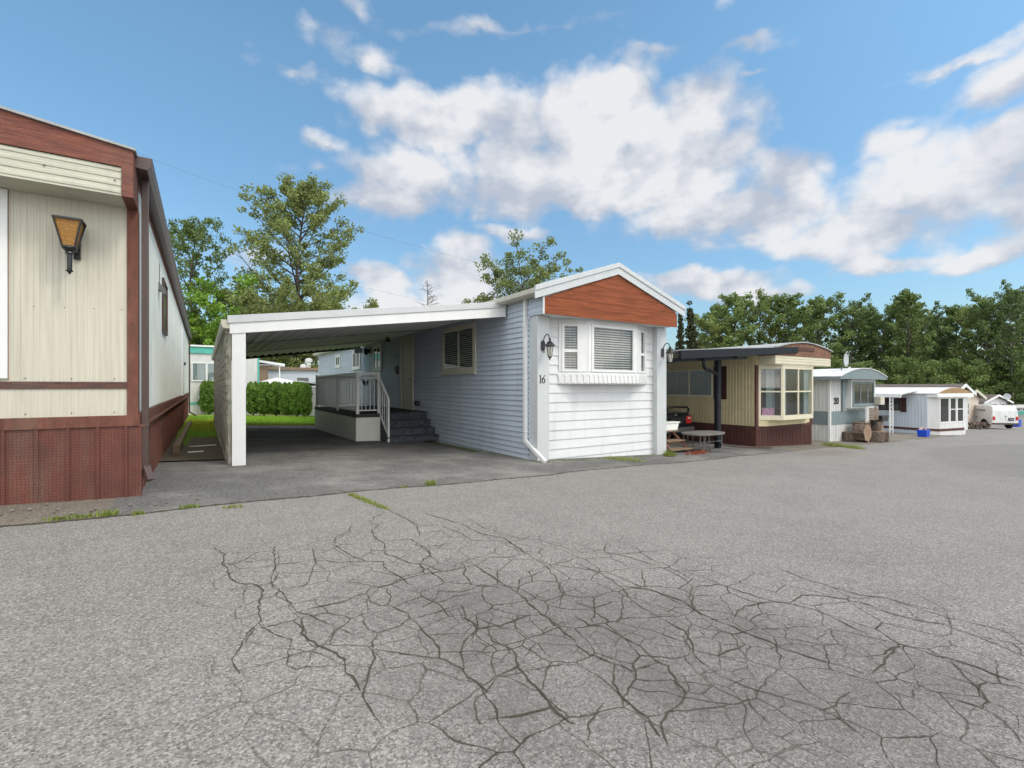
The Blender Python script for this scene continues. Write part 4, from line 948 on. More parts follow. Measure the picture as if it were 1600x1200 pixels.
# ------------------------------------------------------------------ carport
def carport():
    h = thing('carport', 'white lean-to carport with ribbed metal roof and shake panel wall', 'carport', (.36, 8.35, gz(.36, 8.35)))
    MB().box(.36, .545, 8.36, 8.47, gz(.45, 8.4) - .02, .93).build('post', 'whitetrim', h, bev=.004)
    def zb(x): return .93 + (x - .3) * .136
    MB().prism([(.33, .80), (.33, .965), (5.25, 1.655), (5.25, 1.45)], 'y', 8.345, 8.40).build('front_beam', 'whitetrim', h, bev=.003)
    MB().prism([(.30, .955), (.30, 1.07), (5.26, 1.765), (5.26, 1.645)], 'y', 8.325, 8.41).box(5.245, 5.262, 8.33, 8.41, 1.44, 1.66).build('beam_cap', 'greytrim', h, bev=.003)
    c = MB().prism([(.30, zb(.30)), (.30, zb(.3) + .03), (5.28, zb(5.28) + .03), (5.28, zb(5.28))], 'y', 8.41, 19.0)
    k = 21
    for i in range(k):
        x = .42 + i * 4.8 / k; c.prism([(x + .03, zb(x) - .04), (x, zb(x) + .001), (x + .11, zb(x + .11) + .001), (x + .08, zb(x + .08) - .04)], 'y', 8.42, 18.98)
    c.build('ribbed_roof', 'white', h)
    for y in (11.9, 15.4): MB().prism([(.32, zb(.32) - .06), (.32, zb(.32) - .042), (5.25, zb(5.25) - .042), (5.25, zb(5.25) - .06)], 'y', y, y + .04).build('roof_seam', 'pipe', h)
    MB().prism([(.32, zb(.3) - .1), (.32, zb(.3) + .04), (5.2, zb(5.2) + .04), (5.2, zb(5.2) - .1)], 'y', 19.0, 19.05).build('rear_beam', 'deckdark', h)
    MB().prism([(.25, .88), (.22, .93), (.22, 1.01), (.30, 1.01), (.36, .99), (.36, .88)], 'y', 8.35, 19.05).build('side_gutter', 'beige', h, bev=.003)
    w = MB().box(.315, .355, 8.475, 18.9, -1.6, .93); rs = random.Random(2); z = -1.25
    while z < .9:
        y = 8.48 + rs.uniform(0, .2)
        while y < 18.8:
            l = rs.uniform(.1, .28); w.box(.300 - rs.uniform(0, .012), .316, y, min(y + l - .01, 18.88), z, min(z + .105, .92)); y += l
        z += .115
    w.build('shake_wall', 'shake', h)
    MB().box(.29, .37, 18.9, 18.99, gz(.3, 19) - .02, .93).build('rear_post', 'woodred', h)
    MB().box(4.9, 5.2, 18.7, 18.8, 1.3, 1.5).build('rear_bracket', 'greytrim', h)
carport()
l = thing('ceiling_light', 'small black flood light hanging under the carport ceiling', 'lamp', (4.6, 13.9, 1.5))
MB().lathe(4.6, 13.9, [(.05, 1.48), (.05, 1.46), (.02, 1.45), (.02, 1.42)][::-1], 8).build('mount', 'black', l)
MB().lathe(4.6, 13.87, [(.075, 1.33), (.08, 1.36), (.05, 1.43), (.02, 1.45)], 8).build('lamp_head', 'black', l)
l = thing('porch_lamp', 'small black porch lamp on the blue siding above the deck', 'lamp', (5.28, 18.1, 1.3))
MB().box(5.23, 5.30, 18.05, 18.15, 1.28, 1.42).build('wall_plate', 'black', l); MB().lathe(5.16, 18.1, [(.04, 1.2), (.08, 1.24), (.09, 1.38), (.03, 1.45)], 8).bar((5.16, 18.1, 1.4), (5.25, 18.1, 1.38), .03).build('lamp_head', 'black', l)

# ------------------------------------------------------------------ deck with stairs
def deck():
    h = thing('porch_deck', 'raised white boarded porch deck with baluster railing and dark carpeted stairs', 'deck', (3.23, 12.2, gz(3.23, 12.2)))
    x0, x1, y0, y1, zt = 3.23, 5.296, 12.2, 17.5, -.70
    MB().box(x0 - .01, 3.84, y0 - .01, y1, zt - .09, zt).box(3.841, x1, 12.60, y1, zt - .09, zt).build('floor', 'deckdark', h, bev=.004)
    s = MB(); s.box(x0 + .03, x1, y0 + .03, y1 - .02, -1.9, zt - .092) if False else None
    g = MB()
    for i in range(4):
        z1 = zt - .092 - i * .178; z0 = z1 - .172
        g.box(x0, x0 + .02, y0, y1, z0, z1); g.box(x0 + .0201, 3.84, y0, y0 + .02, z0, z1)
    g.box(x0 + .005, x0 + .015, y0 + .01, y1 - .01, -1.62, -.80); g.box(x0 + .03, 3.83, y0 + .008, y0 + .016, -1.55, -.80)
    g.box(x0 - .008, x0 + .05, y0 - .008, y0 + .0, -1.47, -.793); g.box(3.80, 3.845, y0 - .006, y0 + .0, -1.47, -.793)
    g.box(3.82, 3.84, 12.22, 12.62, -1.5, -.80)
    g.build('skirting', 'deckw', h, bev=.003)
    st = MB(); fronts = [12.55, 12.29, 12.02, 11.76]; gg = gz(4.5, 11.8) - .03
    for i, y in enumerate(fronts):
        z = zt - .012 - i * .19; xa = 3.86
        xe = x1
        st.box(xa, xe, y, 12.62 if i else 12.599, z - .19 if i < 3 else gg, z - .03); st.box(xa - .01, xe + .0, y - .025, (fronts[i - 1] if i else 12.599), z - .0299, z)
    st.build('stairs', 'stair', h, bev=.01)
    MB().prism([(12.6, -.72), (12.6, -1.1), (12.05, -1.48), (11.72, -1.48), (11.72, -1.28)], 'x', 3.842, 3.857).build('stair_stringer', 'deckdark', h)
    r = MB(); zr = .34
    def run(a, b, z0a, z0b, z1a, z1b, lattice=False):
        L3 = math.dist(a, b); n = max(2, int(L3 / .105))
        r.bar((*a, z1a), (*b, z1b), .055, .05)
        r.bar((*a, z0a + .09), (*b, z0b + .09), .03, .03)
        if lattice:
            r.bar((*a, z1a - .13), (*b, z1b - .13), .022)
            for i in range(n):
                p = [a[k] + (b[k] - a[k]) * i / n for k in (0, 1)]; q = [a[k] + (b[k] - a[k]) * (i + 1) / n for k in (0, 1)]
                r.bar((*p, z1a - .12), (*q, z1a - .03), .012); r.bar((*p, z1a - .03), (*q, z1a - .12), .012)
        for i in range(1, n):
            t = i / n; x = a[0] + (b[0] - a[0]) * t; y = a[1] + (b[1] - a[1]) * t
            zz0 = z0a + (z0b - z0a) * t + .09; zz1 = z1a + (z1b - z1a) * t - (.13 if lattice else 0); r.bar((x, y, zz0), (x, y, zz1), .016)
    run((3.28, 12.28), (3.28, 17.45), zt, zt, zr, zr, True); run((3.28, 12.26), (3.81, 12.26), zt, zt, zr, zr, True); run((3.28, 17.45), (5.25, 17.45), zt, zt, zr, zr, True)
    run((3.83, 12.30), (3.92, 11.78), zt, -1.35, .26, -.33)
    r.build('railing', 'rail', h)
    for (x, y, a, b, w) in ((3.28, 12.26, zt, zr + .04, .07), (3.82, 12.27, zt, zr + .04, .06), (3.28, 14.4, zt, zr, .05), (3.28, 17.45, zt, zr + .06, .06), (3.92, 11.77, -1.46, -.30, .045), (5.24, 17.45, zt, zr, .05)):
        MB().box(x - w / 2, x + w / 2, y - w / 2, y + w / 2, a, b).build('railing_post', 'rail', h, bev=.003)
deck()
t = thing('hanging_basket', 'small dark hanging planter on the deck railing', 'planter', (3.5, 12.4, .0)); MB().lathe(3.52, 12.40, [(.03, .02), (.075, .10), (.08, .15), (.06, .15)], 9).build('bowl', 'black', t); MB().tube([(3.45, 12.4, .14), (3.42, 12.34, .24), (3.42, 12.28, .33)], .008, 5).build('hook', 'black', t)

# ------------------------------------------------------------------ yellow home
def yellow_home():
    X, Y = 13.8, 7.91
    h = thing('mobile_home', 'butter yellow ribbed mobile home with dark brown skirting and brown gable', 'mobile home', (X, Y, gz(X, Y)), group='mobile homes')
    D = 24; so_, su, sn = (X, 0), (0, 1), (-1, 0); fo, fu, fn = (X, Y), (1, 0), (0, -1)
    w = MB().box(X, X + 3.35, Y, D, -1.2, 1.0)
    ribs(w, so_, su, sn, Y + .05, D, -.64, 1.0, .105, .045, .014); ribs(w, so_, su, sn, Y + .05, D, -1.18, -.70, .105, .045, .014)
    w.fbox(so_, su, sn, Y, D, 0, .016, -.70, -.64)
    w.build('wall', 'yellow', h)
    MB().box(X - .02, X + 3.36, Y - .02, D, -1.28, -1.19).box(X - .005, X + 3.35, Y - .004, D, -2.3, -1.281).build('skirting', 'darkbrown', h)
    r = MB(); ribs(r, fo, fu, fn, 0, 3.35, -2.3, -1.29, .085, .03, .012, .004); ribs(r, so_, su, sn, Y, D, -2.3, -1.29, .12, .03, .01, .005); r.build('skirting_ribs', 'darkbrown', h)
    MB().box(X - .024, X + .10, Y - .026, Y + .02, -1.19, .64).box(X + 3.22, X + 3.37, Y - .026, Y + .02, -1.27, -.9).build('corner_trim', 'darkbrown', h)
    # overhanging band and brown gable
    b = MB().box(X + .12, X + 3.5, 7.40, 7.9, .655, .915)
    for i in range(3): b.box(X + .118, X + 3.502, 7.39, 7.40, .68 + i * .08, .72 + i * .08)
    b.build('front_band', 'yellowl', h)
    def arch(xa, xb, z0, zp, n=14, y0=7.38, y1=7.41, zb=.917):
        pts = [(xa, zb)] ; xm = (xa + xb) / 2
        for i in range(n + 1):
            x = xa + (xb - xa) * i / n; t = (x - xm) / (xb - xa) * 2; pts.append((x, z0 + (zp - z0) * (1 - abs(t) ** 1.7)))
        return pts + [(xb, zb)]
    pts = arch(X + .15, X + 3.5, 1.13, 1.33)
    MB().prism(pts, 'y', 7.385, 7.41).prism(pts, 'y', 7.411, 7.9).build('gable', 'woodred', h)
    MB().box(X + 1.25, X + 2.35, 7.36, 7.384, 1.10, 1.20).build('gable_vent', 'darkbrown', h)
    top = arch(X + .1, X + 3.56, 1.135, 1.345)[1:-1]; MB().prism(top + [(x, z + .035) for x, z in top[::-1]], 'y', 7.34, D + .1).build('roof', 'roofmetal', h)
    MB().box(X, X + 3.3, 7.9, D, .99, 1.13).build('roof_edge', 'yellowl', h)
    # side window with shutters
    window(h, (X - .014, 0), su, sn, 9.30, 12.2, -.34, .58, .06, .04, muls=((10.2, .05), (11.4, .05)), fm='yellowl', glass='glass', fill='curtain', name='side_window')
    MB().fbox((X - .014, 0), su, sn, 8.84, 9.28, 0, .03, -.40, .64).build('shutter', 'shutter', h)
    MB().fbox((X - .014, 0), su, sn, 12.22, 12.7, 0, .03, -.40, .64).build('shutter', 'shutter', h)
    MB().fbox((X - .014, 0), su, sn, 10.7, 11.3, 0, .03, .78, .95).build('vent_frame', 'beige', h); MB().fbox((X - .044, 0), su, sn, 10.8, 11.2, 0, .006, .84, .88).build('vent_slot', 'dark', h)
    # bay with tall windows
    c = [(X + .12, 7.9), (X + .62, 7.42), (X + 2.40, 7.42), (X + 2.9, 7.9)]
    MB().prism(c, 'z', -1.0, -.93).prism(c, 'z', .60, .654).build('bay', 'yellowl', h)
    MB().prism([(c[0][0], 7.905), (c[1][0] - .3, 7.75), (c[2][0] + .3, 7.75), (c[3][0], 7.905)], 'z', -1.19, -1.001).build('bay_apron', 'yellow', h)
    for i, (a, b_, mu) in enumerate(((c[0], c[1], ()), (c[1], c[2], (.5,)), (c[2], c[3], ()))):
        ux, uy = b_[0] - a[0], b_[1] - a[1]; l = math.hypot(ux, uy); u = (ux / l, uy / l); n = (u[1], -u[0])
        f = MB(); f.fbox(a, u, n, .0, .07, -.05, 0, -.93, .60); f.fbox(a, u, n, l - .07, l, -.05, 0, -.93, .60)
        f.fbox(a, u, n, .07, l - .07, -.05, -.01, -.93, -.86); f.fbox(a, u, n, .07, l - .07, -.05, -.01, .53, .60); f.fbox(a, u, n, .07, l - .07, -.045, -.012, -.17, -.13)
        for q in mu: f.fbox(a, u, n, l * q - .03, l * q + .03, -.048, -.008, -.86, .53)
        wdw = f.build('window', 'yellowl', h)
        MB().fbox(a, u, n, .068, l - .068, -.03, -.026, -.87, .54).build('pane', 'glass', wdw)
        if i != 1: MB().fbox(a, u, n, .07, l * .76, -.26, -.25, -.86, .53).build('curtain', 'curtain', wdw)
        if i == 0: MB().fbox(a, u, n, .12, .46, -.16, -.055, -.87, -.64).build('pink_box', 'pink', wdw)
        if i != 1: pass
        else: MB().fbox(a, u, n, .07, l * .2, -.12, -.11, -.86, .53).fbox(a, u, n, l * .8, l - .07, -.12, -.11, -.86, .53).build('curtain', 'curtain', wdw)
    MB().box(c[0][0] + .1, c[3][0] - .1, 7.88, 7.905, -.9, .6).build('room_shade', 'dim', h)
    h2 = thing('awning', 'sloping awning with near-black gutter and post beside the yellow home', 'awning', (12.1, 7.95, gz(12.1, 7.95)))
    MB().prism([(9.6, .86), (9.6, .89), (X + .1, 1.16), (X + .1, 1.13)], 'y', 7.42, 16).build('roof_sheet', 'roofmetal', h2)
    MB().prism([(9.6, .66), (9.6, .87), (11.5, .99), (15.1, 1.20), (15.1, 1.02), (11.5, .78)], 'y', 7.33, 7.382 if False else 7.42).build('gutter', 'navy', h2, bev=.005)
    MB().prism([(9.6, .60), (9.6, .70), (12.6, .83), (12.6, .76)], 'y', 7.45, 7.6).build('front_beam', 'navy', h2)
    MB().box(11.93, 12.06, 7.9, 8.03, gz(12.0, 7.95) - .02, .80).prism([(11.9, .76), (11.9, .82), (12.1, .83), (12.1, .77)], 'y', 7.45, 8.4).build('post', 'navy', h2, bev=.004)
    MB().tube([(10.55, 7.38, .70), (10.56, 7.40, .56), (10.75, 7.5, .47), (11.5, 7.78, .40), (11.80, 7.86, .33), (11.88, 7.88, .2), (11.88, 7.88, -1.5), (11.95, 7.8, -1.62)], .045, 8).build('downspout', 'navy', h2)
    MB().tube([(11.97, 7.82, -1.58), (12.2, 7.6, -1.64), (12.9, 7.45, -1.70), (13.6, 7.35, -1.745)], .022, 6).build('drain_hose', 'gutterbrown', h2)
yellow_home()

# ------------------------------------------------------------------ things beside the yellow home
def oval_table():
    cx, cy = 10.75, 7.55; g = gz(cx, cy); zt = -1.17
    t = thing('low_table', 'low grey oval table on bent tube legs beside the black awning post', 'table', (cx, cy, g))
    n = 28; pts = []
    for i in range(n):
        a = 2 * math.pi * i / n; pts.append((cx + .62 * abs(math.cos(a)) ** .7 * math.copysign(1, math.cos(a)), cy + .38 * abs(math.sin(a)) ** .7 * math.copysign(1, math.sin(a))))
    MB().prism(pts, 'z', zt - .05, zt).build('tabletop', 'tabletop', t, bev=.01)
    for dy in (-.24, .24):
        for a, b in ((-.46, -.30), (-.10, .44)):
            m = [(cx + a, cy + dy, zt - .05), (cx + a, cy + dy, g + .12), (cx + a + .04, cy + dy, g + .03), (cx + a + .08, cy + dy, g + .015), (cx + b - .08, cy + dy, g + .015), (cx + b - .04, cy + dy, g + .03), (cx + b, cy + dy, g + .12), (cx + b, cy + dy, zt - .05)]
            MB().tube(m, .013, 7).build('leg', 'pipe', t)
    MB().tube([(cx - .42, cy - .24, g + .25), (cx + .42, cy - .24, g + .25)], .010, 6).build('brace', 'pipe', t)
oval_table()
def stand():
    cx, cy = 9.82, 7.9; g = gz(cx, cy)
    t = thing('plant_stand', 'weathered tiered wooden plant stand just right of the white pilaster', 'plant stand', (cx, cy, g))
    for i, (z, hw, y0, y1) in enumerate(((-1.10, .28, 7.8, 8.05), (-1.33, .34, 7.62, 7.9), (-1.52, .40, 7.45, 7.75))):
        b = MB()
        for k in range(3): yy = y0 + (y1 - y0) * k / 3; b.box(cx - hw, cx + hw, yy, yy + (y1 - y0) / 3 - .012, z - .03, z)
        b.build('shelf', 'wood', t)
    for s in (-1, 1):
        MB().bar((cx + s * .24, 8.0, -1.13), (cx + s * .36, 7.5, g), .045).build('leg', 'woodred', t); MB().bar((cx + s * .24, 8.0, -1.13), (cx + s * .26, 8.2, g), .045).build('leg', 'woodred', t)
    MB().bar((cx - .3, 7.75, -1.4), (cx + .3, 7.75, -1.4), .02, .08).build('stretcher', 'wood', t)
    p = thing('flower_box', 'white rectangular flower box on top of the plant stand', 'planter', (cx, 7.92, -1.10))
    MB().prism([(cx - .26, -1.098), (cx + .26, -1.098), (cx + .33, -.92), (cx - .33, -.92)], 'y', 7.82, 8.02).build('box', 'yellowpl', p, bev=.006); MB().box(cx - .35, cx + .35, 7.80, 8.04, -.92, -.89).build('rim', 'yellowpl', p, bev=.004)
stand()
rs = random.Random(6)
fl = blades('red_flowers', [(9.9 + rs.gauss(0, .2), 7.1 + rs.gauss(0, .08), gz(9.9, 7.1)) for _ in range(120)], .08, 'dullred', .012, .9)
for v in fl.data.vertices: v.co -= Vector((9.9, 7.1, gz(9.9, 7.1)))
fl.location = (9.9, 7.1, gz(9.9, 7.1)); tag(fl, 'low reddish flowers at the foot of the plant stand', 'flowers')

def black_car():
    cx, cy = 12.30, 9.6; g = gz(cx, cy)
    t = thing('parked_car', 'black car seen from behind with red tail lights and rear spoiler', 'car', (cx, cy, g))
    def loop(y, w, z0, z1, tum, zmid):   # cross-section ring
        return [(cx - w * .96, y, z0), (cx - w, y, z0 + .15), (cx - w, y, zmid), (cx - w * tum, y, z1 - .05), (cx - w * tum * .86, y, z1), (cx + w * tum * .86, y, z1), (cx + w * tum, y, z1 - .05), (cx + w, y, zmid), (cx + w, y, z0 + .15), (cx + w * .96, y, z0)]
    secs = [(0.0, .78, .30, .78, .90, .66), (.06, .84, .24, .90, .90, .70), (.5, .85, .22, .93, .92, .70), (1.0, .85, .20, .92, .92, .70), (1.9, .85, .20, .88, .93, .68), (2.8, .85, .20, .88, .92, .66), (3.6, .83, .22, .80, .90, .60), (4.1, .74, .28, .66, .88, .5)]
    mb = MB(); V = []; F = []
    for s in secs: V += loop(cy + s[0], s[1], g + s[2], g + s[3], s[4], g + s[5])
    k = 10
    for i in range(len(secs) - 1):
        for j in range(k): F.append((i * k + j, i * k + (j + 1) % k, (i + 1) * k + (j + 1) % k, (i + 1) * k + j))
    F.append(tuple(range(k))); F.append(tuple(range((len(secs) - 1) * k, len(secs) * k))[::-1])
    mb.add(V, F); b = mb.build('body', 'carblack', t, bev=.02, smooth=False)
    MB().prism([(cx - .66, g + .90), (cx + .66, g + .90), (cx + .52, g + 1.03), (cx - .52, g + 1.03)], 'y', cy + .75, cy + 2.0).build('cabin', 'darkglass', t, bev=.03)
    bp = MB().box(cx - .80, cx + .80, cy - .10, cy + .12, g + .30, g + .46).box(cx - .84, cx - .78, cy - .04, cy + .5, g + .30, g + .46).box(cx + .78, cx + .84, cy - .04, cy + .5, g + .30, g + .46); bp.build('bumper', 'pipe', t, bev=.03)
    for s in (-1, 1):
        l_ = MB().box(cx + s * .62 - .13, cx + s * .62 + .13, cy - .03, cy + .06, g + .56, g + .80).build('tail_light', 'redlens', t, bev=.02)
        MB().box(cx + s * .62 - .06, cx + s * .62 + .05, cy - .036, cy - .0305, g + .71, g + .76).build('reverse_lens', 'whitelens', l_)
        w = MB(); wx = cx + s * .76
        w.tube([(wx - .1, cy + .75, g + .31), (wx + .1, cy + .75, g + .31)], .31, 20); w.build('wheel', 'tyre', t)
    MB().box(cx - .30, cx + .30, cy - .035, cy + .04, g + .56, g + .76).build('plate_recess', 'dark', t)
    MB().tube([(cx - .72, cy + .10, g + .90), (cx - .70, cy + .06, g + 1.02), (cx - .6, cy + .04, g + 1.07), (cx, cy + .02, g + 1.09), (cx + .6, cy + .04, g + 1.07), (cx + .70, cy + .06, g + 1.02), (cx + .72, cy + .10, g + .90)], .035, 8).build('spoiler', 'carblack', t)
    MB().box(cx - .04, cx + .04, cy - .01, cy + .0, g + .83, g + .87).build('badge', 'steel', t)
black_car()

# ------------------------------------------------------------------ home 20
def home20():
    X, Y = 19.7, 8.46; Wd = 3.75
    h = thing('mobile_home', 'off-white ribbed mobile home with slate grey band, arched fascia and numeral 20', 'mobile home', (X, Y, gz(X, Y)), group='mobile homes')
    so_, su, sn = (X, 0), (0, 1), (-1, 0); fo, fu, fn = (X, Y), (1, 0), (0, -1); D = 24
    w = MB().box(X, X + Wd, Y, D, -2.5, .38); ribs(w, so_, su, sn, Y, D, -2.4, .38, .13, .05, .015); ribs(w, fo, fu, fn, 0, .95, -2.4, .38, .13, .05, .012); w.build('wall', 'white20', h)
    MB().box(X - .02, X + Wd + .01, Y - .02, D, -1.45, -.94).build('slate_band', 'slate', h)
    MB().box(X - .05, X + .03, Y - .05, Y + .03, -2.2, .35).build('corner_downspout', 'whitetrim', h)
    xr = X + Wd
    pts = [(X - .35, .30)]; xm = X + 1.55; hw = 1.95
    arc = [(X - .35 + i * (Wd + .4) / 14, .36 + .33 * (1 - abs((i / 14) * 2 - 1) ** 2)) for i in range(15)]
    MB().prism([(arc[0][0], .28)] + arc + [(arc[-1][0], .28)], 'y', 7.95, 8.0).prism([(arc[0][0] + .02, .29)] + arc + [(arc[-1][0] - .02, .29)], 'y', 8.001, 8.46).build('arched_fascia', 'slate', h)
    MB().prism([(a, b) for a, b in arc] + [(a, b + .03) for a, b in arc[::-1]], 'y', 7.92, D).build('roof', 'white20', h)
    MB().box(X - .36, X, 8.0, D, .26, .34).build('side_gutter', 'slate', h)
    # tapered slate side fins
    for s, a in ((1, X + .92), (-1, xr)):
        f = MB().prism([(a, .28), (a + s * .40, .28), (a + s * .14, -.94), (a, -.94)], 'y', 8.38, 8.458); f.build('fin', 'slate', h)
    MB().box(X + 1.3, xr - .25, 8.25, 8.458, -.85, .28).build('window_bay', 'whitetrim', h)
    window(h, (X, 8.25), fu, fn, 1.38, xr - X - .45, -.74, .19, .07, .04, muls=((2.05, .05), (2.7, .05)), fm='slate', name='front_window', sill=True)
    window(h, (X - .015, 0), su, sn, 9.4, 10.5, -.80, .18, .08, .04, fm='slate', name='side_window')
    nb = MB(); text_mesh(nb, '20', .34, lambda v: (X + .30 + v.x * 1.25, Y - .018 - v.z, -.66 + v.y), .012); nb.build('house_number', 'ink', h)
    MB().box(xr - .5, xr - .1, 7.98, 8.2, -.74, -.42).build('air_conditioner', 'beige', h, bev=.01)
    MB().tube([(X + .2, 8.0, .45), (X + .45, 8.0, .70), (X + .6, 8.0, .72)], .02, 6).build('dish_bracket', 'white20', h)
    d_ = thing('satellite_dish', 'upright oval grey satellite dish on the roof of the home numbered 20', 'satellite dish', (X + .7, 8.25, .5))
    ds = MB(); cx, cy, cz = X + .62, 8.2, 1.0
    for k, (r0, dd) in enumerate(((.02, 0), (.14, .012), (.26, .04))): pass
    n = 20; V = [(cx, cy, cz)]; F = []
    for r0, dd in ((.12, -.01), (.22, -.04)):
        for i in range(n): a = 2 * math.pi * i / n; V.append((cx + r0 * math.cos(a) * .9 , cy + dd, cz + r0 * 1.15 * math.sin(a)))
    F += [(0, 1 + i, 1 + (i + 1) % n) for i in range(n)] + [(1 + i, 1 + n + i, 1 + n + (i + 1) % n, 1 + (i + 1) % n) for i in range(n)]
    o = MB().add(V, F).build('reflector', 'dish', d_); sm = o.modifiers.new('s', 'SOLIDIFY'); sm.thickness = .015
    MB().tube([(cx, cy + .02, cz - .1), (cx, cy + .12, cz - .35), (cx, cy + .1, .6)], .02, 6).bar((cx, cy, cz - .2), (cx + .05, cy - .3, cz - .12), .02).build('mast', 'pipe', d_)
home20()
# stump rounds piled in front of home 20
LG_ = [(21.0, 7.9, 0, .34, .50, 90, 'split faced stump round at the left foot of the log pile'), (21.75, 7.8, 0, .30, .52, 0, 'middle round of the lower row of the log pile'), (22.5, 7.85, 0, .28, .48, 0, 'third round of the lower row of the log pile'),
       (23.1, 8.0, 0, .22, .5, 0, 'small round at the right end of the log pile'), (21.25, 8.0, .52, .27, .44, 0, 'upper left round of the log pile'), (21.95, 7.95, .54, .34, .46, 0, 'largest upper round of the log pile under the slatted crate'),
       (22.65, 8.0, .50, .24, .4, 90, 'upper right round of the log pile'), (22.6, 8.1, .9, .2, .28, 0, 'small pale round topping the log pile at right'), (20.9, 8.3, .05, .26, .4, 0, 'round half hidden behind the left of the log pile')]
for x, y, dz, r, hgt, tilt, lb in LG_:
    dz *= .76; hgt *= .76
    g = gz(x, y) + dz; rs = random.Random(int(x * 100)); t = thing('log_round', lb, 'log', (x, y, g), group='stump rounds piled by the road')
    n = 14; rr = [r * rs.uniform(.86, 1.1) for _ in range(n)]
    def ring(z, k=1.): return [(x + rr[i] * k * math.cos(2 * math.pi * i / n), y + rr[i] * k * math.sin(2 * math.pi * i / n), g + z) for i in range(n)]
    V = ring(0) + ring(hgt * .5, 1.03) + ring(hgt); F = [(a * n + i, a * n + (i + 1) % n, (a + 1) * n + (i + 1) % n, (a + 1) * n + i) for a in range(2) for i in range(n)]
    if tilt: V = [(x + (p[0] - x), y + (p[2] - g - hgt / 2), g + r + (p[1] - y)) for p in V]
    F += [tuple(range(n))[::-1], tuple(range(2 * n, 3 * n))]
    b = MB().add(V, F).build('bark', 'logb', t)
    b.data.materials.append(M['loge']); b.data.polygons[-1].material_index = 1; b.data.polygons[-2].material_index = 1
t = thing('slatted_crate', 'wooden slatted crate standing on top of the log pile', 'crate', (21.85, 7.9, gz(21.8, 8) + .76)); g = gz(21.8, 8) + .78
b = MB()
for i in range(6): b.box(21.45, 22.25, 7.80, 7.83, g + .05 + i * .085, g + .10 + i * .085)
b.build('slats', 'wood', t)
for x in (21.45, 22.20): MB().box(x, x + .05, 7.83, 7.87, g, g + .58).build('upright', 'whitetrim', t)
MB().box(21.35, 22.0, 7.87, 7.93, g - .05, g + .56).build('back_board', 'white20', t)
for x, lb in ((21.55, 'small black pot under the left of the slatted crate'), (22.05, 'small black pot under the right of the slatted crate')):
    p = MB().lathe(x, 7.72, [(.08, g - .12), (.12, g + .06), (.10, g + .06)], 10).build('plant_pot', 'black', None, at=(x, 7.72, g - .12)); tag(p, lb, 'pot', 'black pots on the log pile')
p = MB().prism([(22.35, g - .02), (22.85, g - .02), (22.98, g + .2), (22.25, g + .2)], 'y', 7.7, 7.95).build('trough_planter', 'black', None, at=(22.6, 7.8, g), bev=.01); tag(p, 'dark trough planter on the right of the log pile', 'planter')

